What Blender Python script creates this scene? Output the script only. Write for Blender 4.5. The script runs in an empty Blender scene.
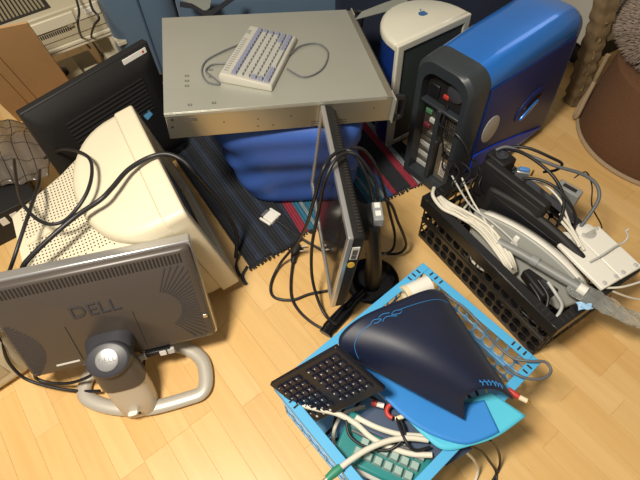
import bpy, math, random
from mathutils import Vector, Matrix
random.seed(7)
D = bpy.data
SC = bpy.context.scene
COL = SC.collection

# ------------------------------------------------------------------ camera
CAM_H = 1.3
FPX = 490.19
RC = Matrix(((0.99864, 0.0, -0.05201), (0.0, 1.0, 0.0), (0.0, 0.0, 1.0)))
AX = Vector((-0.61622103, 0.63157857, -0.47051052))
BX = Vector((0.78699777, 0.51663927, -0.33722155))
UP = Vector((-0.03010231, 0.57809375, 0.81541491)).normalized()
_fw = Vector((0, 0, -1)); _y = (_fw - _fw.dot(UP) * UP).normalized(); _x = _y.cross(UP)
R3 = Matrix((_x, _y, UP))                       # camera axes -> world
cam_d = D.cameras.new('camera'); cam_o = D.objects.new('camera', cam_d); COL.objects.link(cam_o)
cam_d.sensor_width = 36.0; cam_d.lens = FPX / 640 * 36; cam_d.clip_start = 0.02
cam_o.matrix_world = Matrix.Translation((0, 0, CAM_H)) @ R3.to_4x4()
SC.camera = cam_o

# ------------------------------------------------------------------ light
w = D.worlds.new('world'); SC.world = w; w.use_nodes = True
w.node_tree.nodes['Background'].inputs[0].default_value = (1.0, 0.93, 0.82, 1)
w.node_tree.nodes['Background'].inputs[1].default_value = 0.27
def area(name, loc, target, size, power, col):
    l = D.lights.new(name, 'AREA'); l.shape = 'DISK'; l.size = size; l.energy = power; l.color = col
    o = D.objects.new(name, l); COL.objects.link(o); o.location = loc
    o.rotation_euler = (Vector(target) - Vector(loc)).to_track_quat('-Z', 'Y').to_euler()
    return o
area('ceiling_lamp', (-0.60, 0.10, 2.2), (-0.25, 0.6, 0), 0.4, 66, (1.0, 0.91, 0.77))
area('far_cool_light', (1.9, 2.9, 2.1), (0.3, 0.9, 0.1), 1.0, 6, (0.92, 0.96, 1.0))  # unseen cool light at the far right, there for the pale floor sheen
vs = SC.view_settings
vs.view_transform = 'Standard'; vs.look = 'None'; vs.gamma = 1; vs.exposure = 0.0; vs.use_curve_mapping = False

# ------------------------------------------------------------------ helpers
def ray(px, py):
    return R3 @ Vector(((px - 320) / FPX, -(py - 240) / FPX, -1.0))
def P(px, py, z=0.0):
    d = ray(px, py); return Vector((0, 0, CAM_H)) + d * ((z - CAM_H) / d.z)
def PP(px, py, p0, n):
    c = Vector((0, 0, CAM_H)); d = ray(px, py); return c + d * ((p0 - c).dot(n) / d.dot(n))
def frame(o, x, z):
    x = Vector(x).normalized(); z = Vector(z).normalized(); y = z.cross(x).normalized(); z = x.cross(y)
    m = Matrix((x, y, z)).transposed().to_4x4(); m.translation = Vector(o); return m
def rotz(a): return Matrix.Rotation(math.radians(a), 4, 'Z')
def T(x, y, z): return Matrix.Translation((x, y, z))
def RX(a): return Matrix.Rotation(math.radians(a), 4, 'X')
def RY(a): return Matrix.Rotation(math.radians(a), 4, 'Y')

def cat(pts, n=8, closed=False):
    pts = [Vector(p) for p in pts]
    if len(pts) < 3: return pts
    N = len(pts); out = []
    rng = range(N) if closed else range(N - 1)
    for i in rng:
        if closed: a, b, c, d = pts[(i-1) % N], pts[i], pts[(i+1) % N], pts[(i+2) % N]
        else: a, b, c, d = pts[max(i-1, 0)], pts[i], pts[i+1], pts[min(i+2, N-1)]
        for k in range(n):
            t = k / n
            out.append(0.5 * ((2*b) + (c-a)*t + (2*a-5*b+4*c-d)*t*t + (3*b-a-3*c+d)*t**3))
    if not closed: out.append(pts[-1])
    return out

class MB:
    def __init__(s): s.v = []; s.f = []
    def add(s, vs, fs, M=None):
        o = len(s.v)
        s.v += [tuple(M @ Vector(p)) for p in vs] if M is not None else [tuple(p) for p in vs]
        s.f += [tuple(i + o for i in f) for f in fs]; return s
    def box(s, x0, x1, y0, y1, z0, z1, M=None):
        return s.add([(x0,y0,z0),(x1,y0,z0),(x1,y1,z0),(x0,y1,z0),(x0,y0,z1),(x1,y0,z1),(x1,y1,z1),(x0,y1,z1)],
                     [(3,2,1,0),(4,5,6,7),(0,1,5,4),(1,2,6,5),(2,3,7,6),(3,0,4,7)], M)
    def loft(s, rings, cap=True, closed=False, M=None):
        n = len(rings[0]); vs = [p for r in rings for p in r]; fs = []
        R = len(rings)
        for i in range(R if closed else R - 1):
            j = (i + 1) % R
            for k in range(n):
                l = (k + 1) % n
                fs.append((i*n+k, i*n+l, j*n+l, j*n+k))
        if cap and not closed:
            fs.append(tuple(range(n-1, -1, -1))); fs.append(tuple((R-1)*n + k for k in range(n)))
        return s.add(vs, fs, M)
    def prism(s, poly, z0, z1, M=None):
        return s.loft([[(x, y, z0) for x, y in poly], [(x, y, z1) for x, y in poly]], M=M)
    def lathe(s, prof, n=24, M=None):
        return s.loft([[(r*math.cos(2*math.pi*k/n), r*math.sin(2*math.pi*k/n), z) for k in range(n)] for r, z in prof], M=M)
    def tube(s, pts, r, n=8, closed=False, flat=1.0, M=None):
        pts = [Vector(p) for p in pts]; N = len(pts); rings = []; up = Vector((0, 0, 1)); prev = None
        for i, p in enumerate(pts):
            a = pts[(i-1) % N] if (closed or i > 0) else p
            b = pts[(i+1) % N] if (closed or i < N-1) else p
            t = (b - a)
            t = t.normalized() if t.length > 1e-9 else Vector((1, 0, 0))
            if prev is None:
                q = up if abs(t.z) < 0.95 else Vector((1, 0, 0))
                x = t.cross(q).normalized()
            else:
                x = (prev - prev.dot(t) * t)
                x = x.normalized() if x.length > 1e-6 else t.orthogonal().normalized()
            if flat != 1.0 and abs(t.z) < .95: x = t.cross(up).normalized()
            prev = x; y = x.cross(t)
            rr = r[i] if isinstance(r, (list, tuple)) else r
            rings.append([p + rr * (math.cos(2*math.pi*k/n) * x + flat * math.sin(2*math.pi*k/n) * y) for k in range(n)])
        return s.loft(rings, cap=not closed, closed=closed, M=M)
    def grid(s, fn, nu, nv, M=None):
        vs = [fn(i/nu, j/nv) for j in range(nv+1) for i in range(nu+1)]
        fs = [(j*(nu+1)+i, j*(nu+1)+i+1, (j+1)*(nu+1)+i+1, (j+1)*(nu+1)+i) for j in range(nv) for i in range(nu)]
        return s.add(vs, fs, M)
    def ring(s, outer, inner, y0, y1, M=None):      # picture-frame in the xz plane, between y0 and y1
        n = len(outer)
        vs = [(x, y0, z) for x, z in outer] + [(x, y0, z) for x, z in inner] + [(x, y1, z) for x, z in outer] + [(x, y1, z) for x, z in inner]
        fs = []
        for k in range(n):
            l = (k+1) % n
            fs += [(k, l, n+l, n+k), (2*n+l, 2*n+k, 3*n+k, 3*n+l), (l, k, 2*n+k, 2*n+l), (n+k, n+l, 3*n+l, 3*n+k)]
        return s.add(vs, fs, M)
    def build(s, name, mat, parent=None, bevel=0, seg=2, world=False, solid=0, smooth=35, sub=0, stuff=False, label=None):
        me = D.meshes.new(name)
        vs = s.v; loc = None
        if parent is not None and world:
            im = wm(parent).inverted(); vs = [tuple(im @ Vector(p)) for p in vs]
        if parent is None:
            xs = [p[0] for p in vs]; ys = [p[1] for p in vs]; zs = [p[2] for p in vs]
            loc = Vector(((min(xs)+max(xs))/2, (min(ys)+max(ys))/2, min(zs)))
            vs = [tuple(Vector(p) - loc) for p in vs]
        me.from_pydata(vs, [], s.f); me.update()
        import bmesh
        bm = bmesh.new(); bm.from_mesh(me); bmesh.ops.recalc_face_normals(bm, faces=bm.faces); bm.to_mesh(me); bm.free()
        me.materials.append(mat)
        if smooth:
            me.shade_smooth(); me.set_sharp_from_angle(angle=math.radians(smooth))
        o = D.objects.new(name, me); COL.objects.link(o)
        if loc is not None: o.location = loc
        if parent is not None: o.parent = parent
        if solid:
            m = o.modifiers.new('solidify', 'SOLIDIFY'); m.thickness = solid; m.offset = 0
        if sub:
            m = o.modifiers.new('subsurf', 'SUBSURF'); m.levels = sub; m.render_levels = sub
        if bevel:
            m = o.modifiers.new('bevel', 'BEVEL'); m.width = bevel; m.segments = seg; m.limit_method = 'ANGLE'; m.angle_limit = math.radians(40)
        if stuff: o['kind'] = 'stuff'
        if label: o['label'] = label
        return o
def wm(o):
    m = o.matrix_basis.copy()
    return wm(o.parent) @ m if o.parent else m
def tag(o, label, cat_, group=None):
    o['label'] = label; o['category'] = cat_
    if group: o['group'] = group
    return o
def thing(name, label, cat_, M=None, loc=None, group=None):
    o = D.objects.new(name, None); COL.objects.link(o); o.empty_display_size = 0.05
    if M is not None: o.matrix_basis = M
    elif loc is not None: o.location = Vector(loc)
    return tag(o, label, cat_, group)
def struct(o): o['kind'] = 'structure'; return o

def text_mb(s, size, depth, M):
    c = D.curves.new('lettering', 'FONT'); c.body = s; c.size = size; c.extrude = depth; c.align_x = 'CENTER'; c.align_y = 'CENTER'; c.resolution_u = 3
    o = D.objects.new('lettering_tmp', c); COL.objects.link(o)
    dg = bpy.context.evaluated_depsgraph_get(); me = D.meshes.new_from_object(o.evaluated_get(dg))
    mb = MB().add([v.co.copy() for v in me.vertices], [tuple(p.vertices) for p in me.polygons], M)
    D.objects.remove(o); D.meshes.remove(me); D.curves.remove(c)
    return mb

# ------------------------------------------------------------------ materials
def lin(h):
    h = h.lstrip('#'); out = []
    for i in (0, 2, 4):
        c = int(h[i:i+2], 16) / 255
        out.append(c / 12.92 if c <= 0.04045 else ((c + 0.055) / 1.055) ** 2.4)
    return tuple(out)
def mat(name, hexc, rough=0.5, metal=0.0, var=0.06, vscale=8, bump=0.0, bscale=200, spec=0.5, trans=0, coat=0, sheen=0, alpha=1, stretch=None):
    m = D.materials.new(name); m.use_nodes = True; nt = m.node_tree; b = nt.nodes['Principled BSDF']
    c = lin(hexc)
    tc = nt.nodes.new('ShaderNodeTexCoord'); src = tc.outputs['Object']
    if stretch:
        mp = nt.nodes.new('ShaderNodeMapping'); mp.inputs['Scale'].default_value = stretch; nt.links.new(src, mp.inputs[0]); src = mp.outputs[0]
    nz = nt.nodes.new('ShaderNodeTexNoise'); nz.inputs['Scale'].default_value = vscale; nz.inputs['Detail'].default_value = 4; nt.links.new(src, nz.inputs['Vector'])
    mx = nt.nodes.new('ShaderNodeMix'); mx.data_type = 'RGBA'
    mx.inputs[6].default_value = tuple(x * (1 - var) for x in c) + (1,); mx.inputs[7].default_value = tuple(min(1, x * (1 + var)) for x in c) + (1,)
    nt.links.new(nz.outputs['Fac'], mx.inputs[0]); nt.links.new(mx.outputs[2], b.inputs['Base Color'])
    b.inputs['Roughness'].default_value = rough; b.inputs['Metallic'].default_value = metal
    b.inputs['Specular IOR Level'].default_value = spec; b.inputs['Transmission Weight'].default_value = trans
    b.inputs['Coat Weight'].default_value = coat; b.inputs['Sheen Weight'].default_value = sheen; b.inputs['Alpha'].default_value = alpha
    if bump:
        n2 = nt.nodes.new('ShaderNodeTexNoise'); n2.inputs['Scale'].default_value = bscale; n2.inputs['Detail'].default_value = 3; nt.links.new(src, n2.inputs['Vector'])
        bp = nt.nodes.new('ShaderNodeBump'); bp.inputs['Strength'].default_value = bump; bp.inputs['Distance'].default_value = 0.004
        nt.links.new(n2.outputs['Fac'], bp.inputs['Height']); nt.links.new(bp.outputs[0], b.inputs['Normal'])
    return m
def wood_mat():
    m = D.materials.new('floor_wood'); m.use_nodes = True; nt = m.node_tree; b = nt.nodes['Principled BSDF']; L = nt.links.new
    tc = nt.nodes.new('ShaderNodeTexCoord'); oi = nt.nodes.new('ShaderNodeObjectInfo')
    add = nt.nodes.new('ShaderNodeVectorMath'); add.operation = 'ADD'
    mu = nt.nodes.new('ShaderNodeMath'); mu.operation = 'MULTIPLY'; mu.inputs[1].default_value = 37; L(oi.outputs['Random'], mu.inputs[0])
    L(tc.outputs['Object'], add.inputs[0]); L(mu.outputs[0], add.inputs[1])
    mp = nt.nodes.new('ShaderNodeMapping'); mp.inputs['Scale'].default_value = (3.0, 42, 42); L(add.outputs[0], mp.inputs[0])
    nz = nt.nodes.new('ShaderNodeTexNoise'); nz.inputs['Scale'].default_value = 1.0; nz.inputs['Detail'].default_value = 6; nz.inputs['Distortion'].default_value = 0.6; L(mp.outputs[0], nz.inputs['Vector'])
    r1 = nt.nodes.new('ShaderNodeValToRGB'); e = r1.color_ramp.elements
    cols = ['#DBB374', '#DEB87B', '#DCB577', '#E1BC81', '#D9B072', '#DDB779']
    e[0].position = 0; e[0].color = lin(cols[0]) + (1,); e[1].position = 1; e[1].color = lin(cols[-1]) + (1,)
    for i, cc in enumerate(cols[1:-1]):
        k = e.new((i + 1) / 5); k.color = lin(cc) + (1,)
    r1.color_ramp.interpolation = 'CONSTANT'; L(oi.outputs['Random'], r1.inputs[0])
    r2 = nt.nodes.new('ShaderNodeValToRGB'); r2.color_ramp.elements[0].position = 0.32; r2.color_ramp.elements[0].color = (.93, .90, .86, 1); r2.color_ramp.elements[1].position = 0.62; r2.color_ramp.elements[1].color = (1, 1, 1, 1)
    L(nz.outputs['Fac'], r2.inputs[0])
    mx = nt.nodes.new('ShaderNodeMix'); mx.data_type = 'RGBA'; mx.blend_type = 'MULTIPLY'; mx.inputs[0].default_value = 1
    L(r1.outputs[0], mx.inputs[6]); L(r2.outputs[0], mx.inputs[7])
    mx2 = nt.nodes.new('ShaderNodeMix'); mx2.data_type = 'RGBA'; mx2.blend_type = 'MULTIPLY'; mx2.inputs[0].default_value = 1
    L(mx.outputs[2], mx2.inputs[6]); L(oi.outputs['Color'], mx2.inputs[7])
    L(mx2.outputs[2], b.inputs['Base Color']); b.inputs['Roughness'].default_value = 0.36; b.inputs['Specular IOR Level'].default_value = 0.45
    return m
WOOD = wood_mat()
def wood_far():
    m = D.materials.new('floor_wood_strips'); m.use_nodes = True; nt = m.node_tree; b = nt.nodes['Principled BSDF']; L = nt.links.new
    tc = nt.nodes.new('ShaderNodeTexCoord'); mp = nt.nodes.new('ShaderNodeMapping'); mp.inputs['Rotation'].default_value = (0, 0, math.radians(54.4))
    br = nt.nodes.new('ShaderNodeTexBrick'); br.inputs['Scale'].default_value = 1.0; br.inputs['Brick Width'].default_value = .45; br.inputs['Row Height'].default_value = .066; br.inputs['Mortar Size'].default_value = .0008
    br.inputs['Color1'].default_value = lin('#D9B072') + (1,); br.inputs['Color2'].default_value = lin('#E1BC81') + (1,); br.inputs['Mortar'].default_value = lin('#A88350') + (1,)
    L(tc.outputs['Object'], mp.inputs[0]); L(mp.outputs[0], br.inputs['Vector']); L(br.outputs['Color'], b.inputs['Base Color']); b.inputs['Roughness'].default_value = .36
    return m
CREAM = mat('aged_cream_plastic', '#D6CCB2', 0.45, var=0.03)
CREAM2 = mat('aged_cream_plastic_darker', '#C8BD9F', 0.5, var=0.04)
BEIGE = mat('beige_printer_plastic', '#B8AE94', 0.5, var=0.06)
BEIGEW = mat('pale_printer_panel', '#CFC8B2', 0.5, var=0.05)
BEIGED = mat('dark_beige_plastic', '#8D8468', 0.55, var=0.1)
HOLE = mat('vent_shadow_black', '#241F1A', 0.8)
BLACKP = mat('black_plastic', '#17171A', 0.42, var=0.1, bump=0.05, bscale=600)
BLACKM = mat('black_matte_plastic', '#141314', 0.62, var=0.1, bump=0.08, bscale=500)
BLACKG = mat('black_gloss', '#0D0D11', 0.16)
CHAR = mat('charcoal_plastic', '#3A3A40', 0.42, var=0.08, bump=0.04, bscale=700)
CHARB = mat('bronze_charcoal_plastic', '#4B443F', 0.36, var=0.08)
SILVER = mat('silver_paint', '#C2BCB0', 0.38, metal=0.3, var=0.03)
SILVERB = mat('silver_bright', '#C6C6C6', 0.28, metal=0.75, var=0.03)
STEEL = mat('galvanised_steel', '#B4B5AB', 0.36, metal=0.55, var=0.10, vscale=5, bump=0.02, bscale=60)
STEELB = mat('brushed_steel', '#B9B6AA', 0.30, metal=0.9, var=0.10, vscale=5, bump=0.02, bscale=60)
STEELD = mat('steel_marks', '#6D6C66', 0.5, metal=0.5)
WHITE = mat('white_plastic', '#E6E3D9', 0.4, var=0.03)
WHITEP = mat('white_label_paper', '#DEDCD6', 0.6)
GREYK = mat('grey_blue_keycap', '#7D8196', 0.55, var=0.06)
LIGHTK = mat('pale_grey_keycap', '#A3A39E', 0.55, var=0.06)
KBASE = mat('pale_keyboard_case', '#AEABA0', 0.5, var=0.03)
SCREENC = mat('crt_glass', '#0E1824', 0.10, coat=0.5)
SCREENL = mat('lcd_panel', '#4A4038', 0.30, var=0.05)
BLUEF = mat('blue_nylon_fabric', '#3A5EAE', 0.5, var=0.10, vscale=4, bump=0.15, bscale=25)
SOFA = mat('slate_blue_upholstery', '#4A6076', 0.9, var=0.08, bump=0.3, bscale=300, sheen=0.2)
SOFAD = mat('dark_slate_upholstery', '#3A4A60', 0.85, var=0.08, bump=0.3, bscale=300)
CARD = mat('brown_cardboard', '#AC885C', 0.85, var=0.07, vscale=20, bump=0.08, bscale=90)
CARDC = mat('cardboard_crease', '#7E5731', 0.9)
CARBLUE = mat('metallic_blue_paint', '#1E78DA', 0.30, metal=0.4, var=0.04, coat=0.6)
CARBLUED = mat('deep_blue_panel', '#1D2C68', 0.42, metal=0.1, var=0.05, coat=0.0, spec=.35)
GUN = mat('gunmetal_plastic', '#2D3338', 0.42, var=0.08)
MACW = mat('milky_white_acrylic', '#CFCCBC', 0.22, var=0.03, coat=0.5)
MACB = mat('translucent_blue_acrylic', '#16357E', 0.2, var=0.05, coat=0.5)
MACG = mat('grey_green_panel', '#3B423D', 0.5)
LOGOB = mat('logo_blue', '#2B5F93', 0.4)
CRATEB = mat('sky_blue_crate_plastic', '#4BA6D8', 0.42, var=0.05)
CRATEBL = mat('light_blue_crate_plastic', '#7CB6E4', 0.45, var=0.05)
CRATEK = mat('black_crate_plastic', '#1B1A1B', 0.30, var=0.1)
PADK = mat('black_blue_cloth', '#0B1530', 0.47, var=0.12, bump=0.1, bscale=900, sheen=0.04)
PADB = mat('bright_blue_foam', '#2A80CE', 0.6, var=0.04)
PADC = mat('cyan_sheet', '#4FBBD8', 0.55, var=0.04)
PRINTB = mat('print_blue', '#2E7FC0', 0.6)
TEAL = mat('teal_plastic', '#1E7F80', 0.35, var=0.05, coat=0.3)
CLEARK = mat('frosted_clear_key', '#BBD6CF', 0.25, trans=0.35, var=0.03)
CABLEK = mat('black_cable', '#18171A', 0.45)
CABLEG = mat('grey_cable', '#5C5F63', 0.5)
CABLEW = mat('white_cable', '#DAD5C6', 0.5)
RED = mat('red_plastic', '#B8362C', 0.45)
GREEN = mat('green_plastic', '#2D8468', 0.5)
METALB = mat('plug_metal', '#C9C3B4', 0.3, metal=0.9)
GOLD = mat('brass_contact', '#C79A45', 0.3, metal=0.9)
YELL = mat('yellow_sticker', '#E3B93C', 0.5)
SKYS = mat('light_blue_sticker', '#5FA6D6', 0.5)
TAPEC = mat('cream_tape', '#DCCFAE', 0.5)
GREYP = mat('mid_grey_plastic', '#8B8E8E', 0.5, var=0.05)
LGREY = mat('light_grey_plastic', '#B9BAB6', 0.45, var=0.05)
GLASSP = mat('clear_wrap', '#D5D9D6', 0.14, trans=0.75, var=0.04, bump=0.4, bscale=60)
BAG = mat('antistatic_film', '#6F665C', 0.16, alpha=0.6, var=0.25, vscale=12, bump=0.5, bscale=25)
BARK = mat('tree_bark', '#7A6649', 0.95, var=0.6, vscale=30, bump=0.9, bscale=45, stretch=(1, 1, .35))
BARKL = mat('pale_bare_wood', '#877552', 0.9, var=0.25, vscale=25, bump=0.6, bscale=60)
SISAL = mat('brown_sisal', '#69482F', 0.95, var=0.4, vscale=160, bump=0.5, bscale=320, stretch=(1, 1, 2.5))
PIPING = mat('cream_piping', '#A58F72', 0.95, var=0.1, bump=0.5, bscale=400)
FUR = mat('taupe_plush', '#97877A', 0.95, var=0.2, vscale=25, sheen=0.3)
FURD = mat('taupe_plush_base', '#6E6055', 0.95, var=0.15)
CABW = mat('white_cabinet', '#BDB9AE', 0.45, var=0.03)
WALLM = mat('wall_paint', '#CFC7B5', 0.85, var=0.03, bump=0.05, bscale=300)
RUGD = mat('rug_black', '#24262C', 0.95, var=0.2, vscale=60, bump=0.5, bscale=250)
RUGN = mat('rug_navy', '#2C3444', 0.95, var=0.2, vscale=60, bump=0.5, bscale=250)
RUGT = mat('rug_teal', '#2F6780', 0.95, var=0.15, vscale=60, bump=0.5, bscale=250)
RUGW = mat('rug_white', '#8D989C', 0.95, var=0.15, vscale=60, bump=0.5, bscale=250)
RUGR = mat('rug_red', '#8E2B3C', 0.95, var=0.15, vscale=60, bump=0.5, bscale=250)
RUGB = mat('rug_blue', '#34568C', 0.95, var=0.15, vscale=60, bump=0.5, bscale=250)
CUSHG = mat('grey_print_fabric', '#7C7F78', 0.9, var=0.08)
NAVYC = mat('navy_blanket_cloth', '#1A2236', 0.9, var=0.15, vscale=12, bump=0.3, bscale=120)
CUSHK = mat('black_print_fabric', '#191B22', 0.9)

# ================================================================== SETTING
DA = Vector((-0.58254, 0.81280, 0)); DN = Vector((0.81280, 0.58254, 0))
fl = MB().box(-3.0, 3.0, -1.5, 3.6, -0.05, -0.0016).build('floor', wood_far()); struct(fl)
fl['label'] = 'light beech strip parquet floor laid diagonally'
FM = wm(fl).inverted()
SW = 0.066
def in_view(p):
    q = R3.transposed() @ (p - Vector((0, 0, CAM_H)))
    if q.z > -0.05: return False
    u, v = 320 + FPX*q.x/-q.z, 240 - FPX*q.y/-q.z
    return -130 < u < 770 and -30 < v < 610
plank_cache = {}
def plank(off, t0, t1, tint=(1, 1, 1, 1)):
    L = round(t1 - t0, 3)
    if L not in plank_cache:
        g = 0.0002
        mb = MB(); c = 0.0006
        x0, x1, y0, y1 = g, L - g, g, SW - g
        mb.loft([[(x0, y0, -.0016), (x1, y0, -.0016), (x1, y1, -.0016), (x0, y1, -.0016)],
                 [(x0, y0, -c*.5), (x1, y0, -c*.5), (x1, y1, -c*.5), (x0, y1, -c*.5)],
                 [(x0+c, y0+c, 0), (x1-c, y0+c, 0), (x1-c, y1-c, 0), (x0+c, y1-c, 0)]])
        o = mb.build('plank', WOOD, fl, smooth=0); plank_cache[L] = o.data
    else:
        o = D.objects.new('plank', plank_cache[L]); COL.objects.link(o); o.parent = fl
    M = frame(DN * off + DA * t0, DA, (0, 0, 1)) @ T(0, -SW, 0)
    o.matrix_basis = FM @ M; o.color = tint
    return o
lens = [0.30, 0.36, 0.42, 0.48, 0.54, 0.6]
forced = {1: 0.498, 2: 0.498, 3: 0.20, 17: -0.075, 18: -0.075}
nplank = 0
for k in range(-14, 44):
    off = -0.283 + SW * k
    tt = -1.6 + random.random() * 0.5
    js = [tt]
    while js[-1] < 3.2: js.append(round(js[-1] + random.choice(lens), 3))
    if k in forced:
        i = min(range(len(js)), key=lambda i: abs(js[i] - forced[k])); d = forced[k] - js[i]; js = [round(j + d, 3) for j in js]
    for a, b in zip(js, js[1:]):
        cs = [DN * (off + s * SW) + DA * (a + (b - a) * f) for s in (0, 1) for f in (0, .25, .5, .75, 1)]
        if not any(in_view(c) for c in cs): continue
        if all(c.y > 2.0 for c in cs) or all((c.y > 1.75 and c.x < .75) for c in cs): continue
        t = random.uniform(0.97, 1.02); tint = (t, t, t, 1)
        if k in (17, 18) and abs(a + 0.075) < 1e-3: tint = (.92, .84, .72, 1)
        if k in (1, 2) and abs(a - 0.498) < 1e-3: tint = (.98, .95, .88, 1)
        plank(off, a, b, tint); nplank += 1
print('planks', nplank)
wb = struct(MB().box(-3, 3, 3.0, 3.1, -0.05, 2.7).build('wall_back', WALLM)); wb['label'] = 'plain pale wall behind the sofa'
wr = struct(MB().box(2.6, 2.7, -1.5, 3.0, -0.05, 2.7).build('wall_right', WALLM)); wr['label'] = 'plain pale side wall beside the white cabinet'

# ================================================================== RUGS
def rug(name, label, near_l, near_r, length, stripes, zt, fringe=True):
    a = Vector(near_l); b = Vector(near_r); wd = (b - a).length
    M = frame((a.x, a.y, zt), b - a, (0, 0, 1))
    t = thing(name, label, 'rug', M)
    tot = sum(s[0] for s in stripes); x = 0
    for fr, m in stripes:
        x1 = x + fr / tot * wd
        mb = MB(); n = max(2, int((x1 - x) / 0.008)); ny = int(length / 0.03)
        rnd = random.uniform(-.006, .006)
        xa, xb = x, x1
        mb.grid(lambda u, v: (xa + (xb - xa) * u, rnd + (length) * v, 0.005 + 0.0022 * math.sin(u * n * 2 * math.pi) * 1.0 + 0.0008 * math.sin(v * ny * 2.1 + u * 9)), n * 4, ny)
        mb.build('stripe', m, t, solid=0.005)
        x = x1
    if fringe:
        mb = MB(); q = 0.0
        while q < wd:
            mb.tube([(q, 0.004, .004), (q + random.uniform(-.004, .004), -random.uniform(.004, .012), .003)], 0.0028, 5); q += 0.007
        mb.build('fringe', RUGD, t, stuff=True)
    return t
rug('striped_rag_rug', 'colourful striped rag rug with red, teal and white bands under the blue pouf', (-0.145, 0.905, 0), (0.415, 1.165, 0), 0.80,
    [(.05, RUGD), (.05, RUGN), (.03, RUGR), (.025, RUGT), (.012, RUGW), (.03, RUGT), (.012, RUGW), (.02, RUGB), (.012, RUGW), (.03, RUGT), (.03, RUGB), (.04, RUGD), (.03, RUGN), (.02, RUGT), (.012, RUGW), (.025, RUGT), (.015, RUGW), (.025, RUGB), (.02, RUGR), (.06, RUGD), (.03, RUGR), (.02, RUGW), (.05, RUGD)], 0.0)
rug('dark_rag_rug', 'black and navy rag rug with a ragged hem beside the cream monitor', (-0.222, 0.824, 0), (-0.055, 0.925, 0), 0.78,
    [(.03, RUGD), (.02, RUGN), (.03, RUGD), (.022, RUGN), (.03, RUGD), (.02, RUGN), (.035, RUGD)], 0.010)
tt = MB()
for pts in ([(247, 266), (242, 276), (246, 284)], [(238, 255), (236, 266), (240, 276)]):
    tt.tube(cat([P(a, b, .012) for a, b in pts]), [.0035] * 8 + [.005] * 9, 6, flat=.5)
tag(tt.build('rag_tassel', RUGD), 'loose black rag ends hanging off the dark rug corner', 'rag')

# ================================================================== SOFA
so = thing('sofa', 'slate blue upholstered sofa standing behind the steel server case', 'sofa', loc=(0, 1.72, 0))
def soft_box(x0, x1, y0, y1, z0, z1, r=.05, n=6, bulge=.012):
    mb = MB()
    def pt(u, v, ax):
        return None
    rings = []
    cx, cy = (x0+x1)/2, (y0+y1)/2
    prof = []
    for i in range(n + 1):
        a = math.pi/2 * i / n; prof.append((r * (1 - math.sin(a)), z0 + r * (1 - math.cos(a))))
    for i in range(n + 1):
        a = math.pi/2 * i / n; prof.append((r * (1 - math.cos(a)), z1 - r * (1 - math.sin(a))))
    for ins, z in prof:
        ring = []
        hx, hy = (x1-x0)/2 - ins, (y1-y0)/2 - ins
        rr = max(r - ins, .004)
        for (sx, sy, a0) in ((1, 1, 0), (-1, 1, 90), (-1, -1, 180), (1, -1, 270)):
            for k in range(5):
                a = math.radians(a0 + 90 * k / 4)
                ring.append((cx + sx*(hx-rr) + rr*math.cos(a), cy + sy*(hy-rr) + rr*math.sin(a), z))
        rings.append(ring)
    return mb.loft(rings)
soft_box(-0.49, .85, 0.03, 0.75, 0.06, 0.40).build('seat_cushion', SOFA, so)
soft_box(-0.76, -0.495, .0, 0.78, 0.06, 0.56, .06).build('arm', SOFA, so)
soft_box(-0.49, .85, 0.55, 0.8, 0.41, 0.80, .07).build('back_cushion', SOFA, so)
for x in (-.66, .78):
    for y in (.08, .7): MB().lathe([(.025, 0), (.03, .07)], 12, T(x, y, 0)).build('leg', BLACKM, so)
seam = MB().tube(cat([(-.60, -.003, .10), (-.60, -.004, .3), (-.60, -.002, .5), (-.60, .05, .562), (-.60, .3, .563)]), .004, 6); seam.build('piping', SOFAD, so)
nv = MB().grid(lambda u, v: (.10 + .72*u, (1.735 if v < .6 else 1.735 + (v-.6)*.9) + .012*math.sin(14*u) - .02*(v < .6), (.05 + .372*min(1, v/.6)) + .006*math.sin(11*u+4*v)), 30, 20)
tag(nv.build('navy_blanket', NAVYC, solid=.006, smooth=60), 'dark navy blanket hanging down the sofa front beside the rounded computer', 'blanket')
# printed throw on the sofa
th = thing('printed_blanket', 'grey blanket with bold black curved print lying on the blue sofa seat', 'blanket', loc=(-.3, 1.74, .405))
MB().grid(lambda u, v: (-.2 + .85*u, .0 + .45*v, .004 + .006*math.sin(9*u+3*v)), 24, 12).build('cloth', SOFA, th, solid=.006)
def print_patch(pix, m, nm, dz):
    c = [P(a, b_, .412 + dz) for a, b_ in pix]
    n = len(c)
    MB().loft([[p for p in c], [p + Vector((0, 0, .002)) for p in c]]).build(nm, m, th, world=True)
print_patch([(181, 0), (184, -5), (212, -5), (210, 8), (205, 12), (196, 6)], CUSHG, 'print_panel', .008)
print_patch([(180, 2), (192, 4), (204, 11), (212, 10), (224, 2), (232, -4), (240, -4), (222, 9), (212, 16), (204, 16), (193, 9), (180, 7)], CUSHK, 'print_outline', .012)
print_patch([(355, 20), (362, 12), (385, 3), (404, -3), (415, -6), (404, 4), (385, 12)], CUSHG, 'print_panel', .008)

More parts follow.
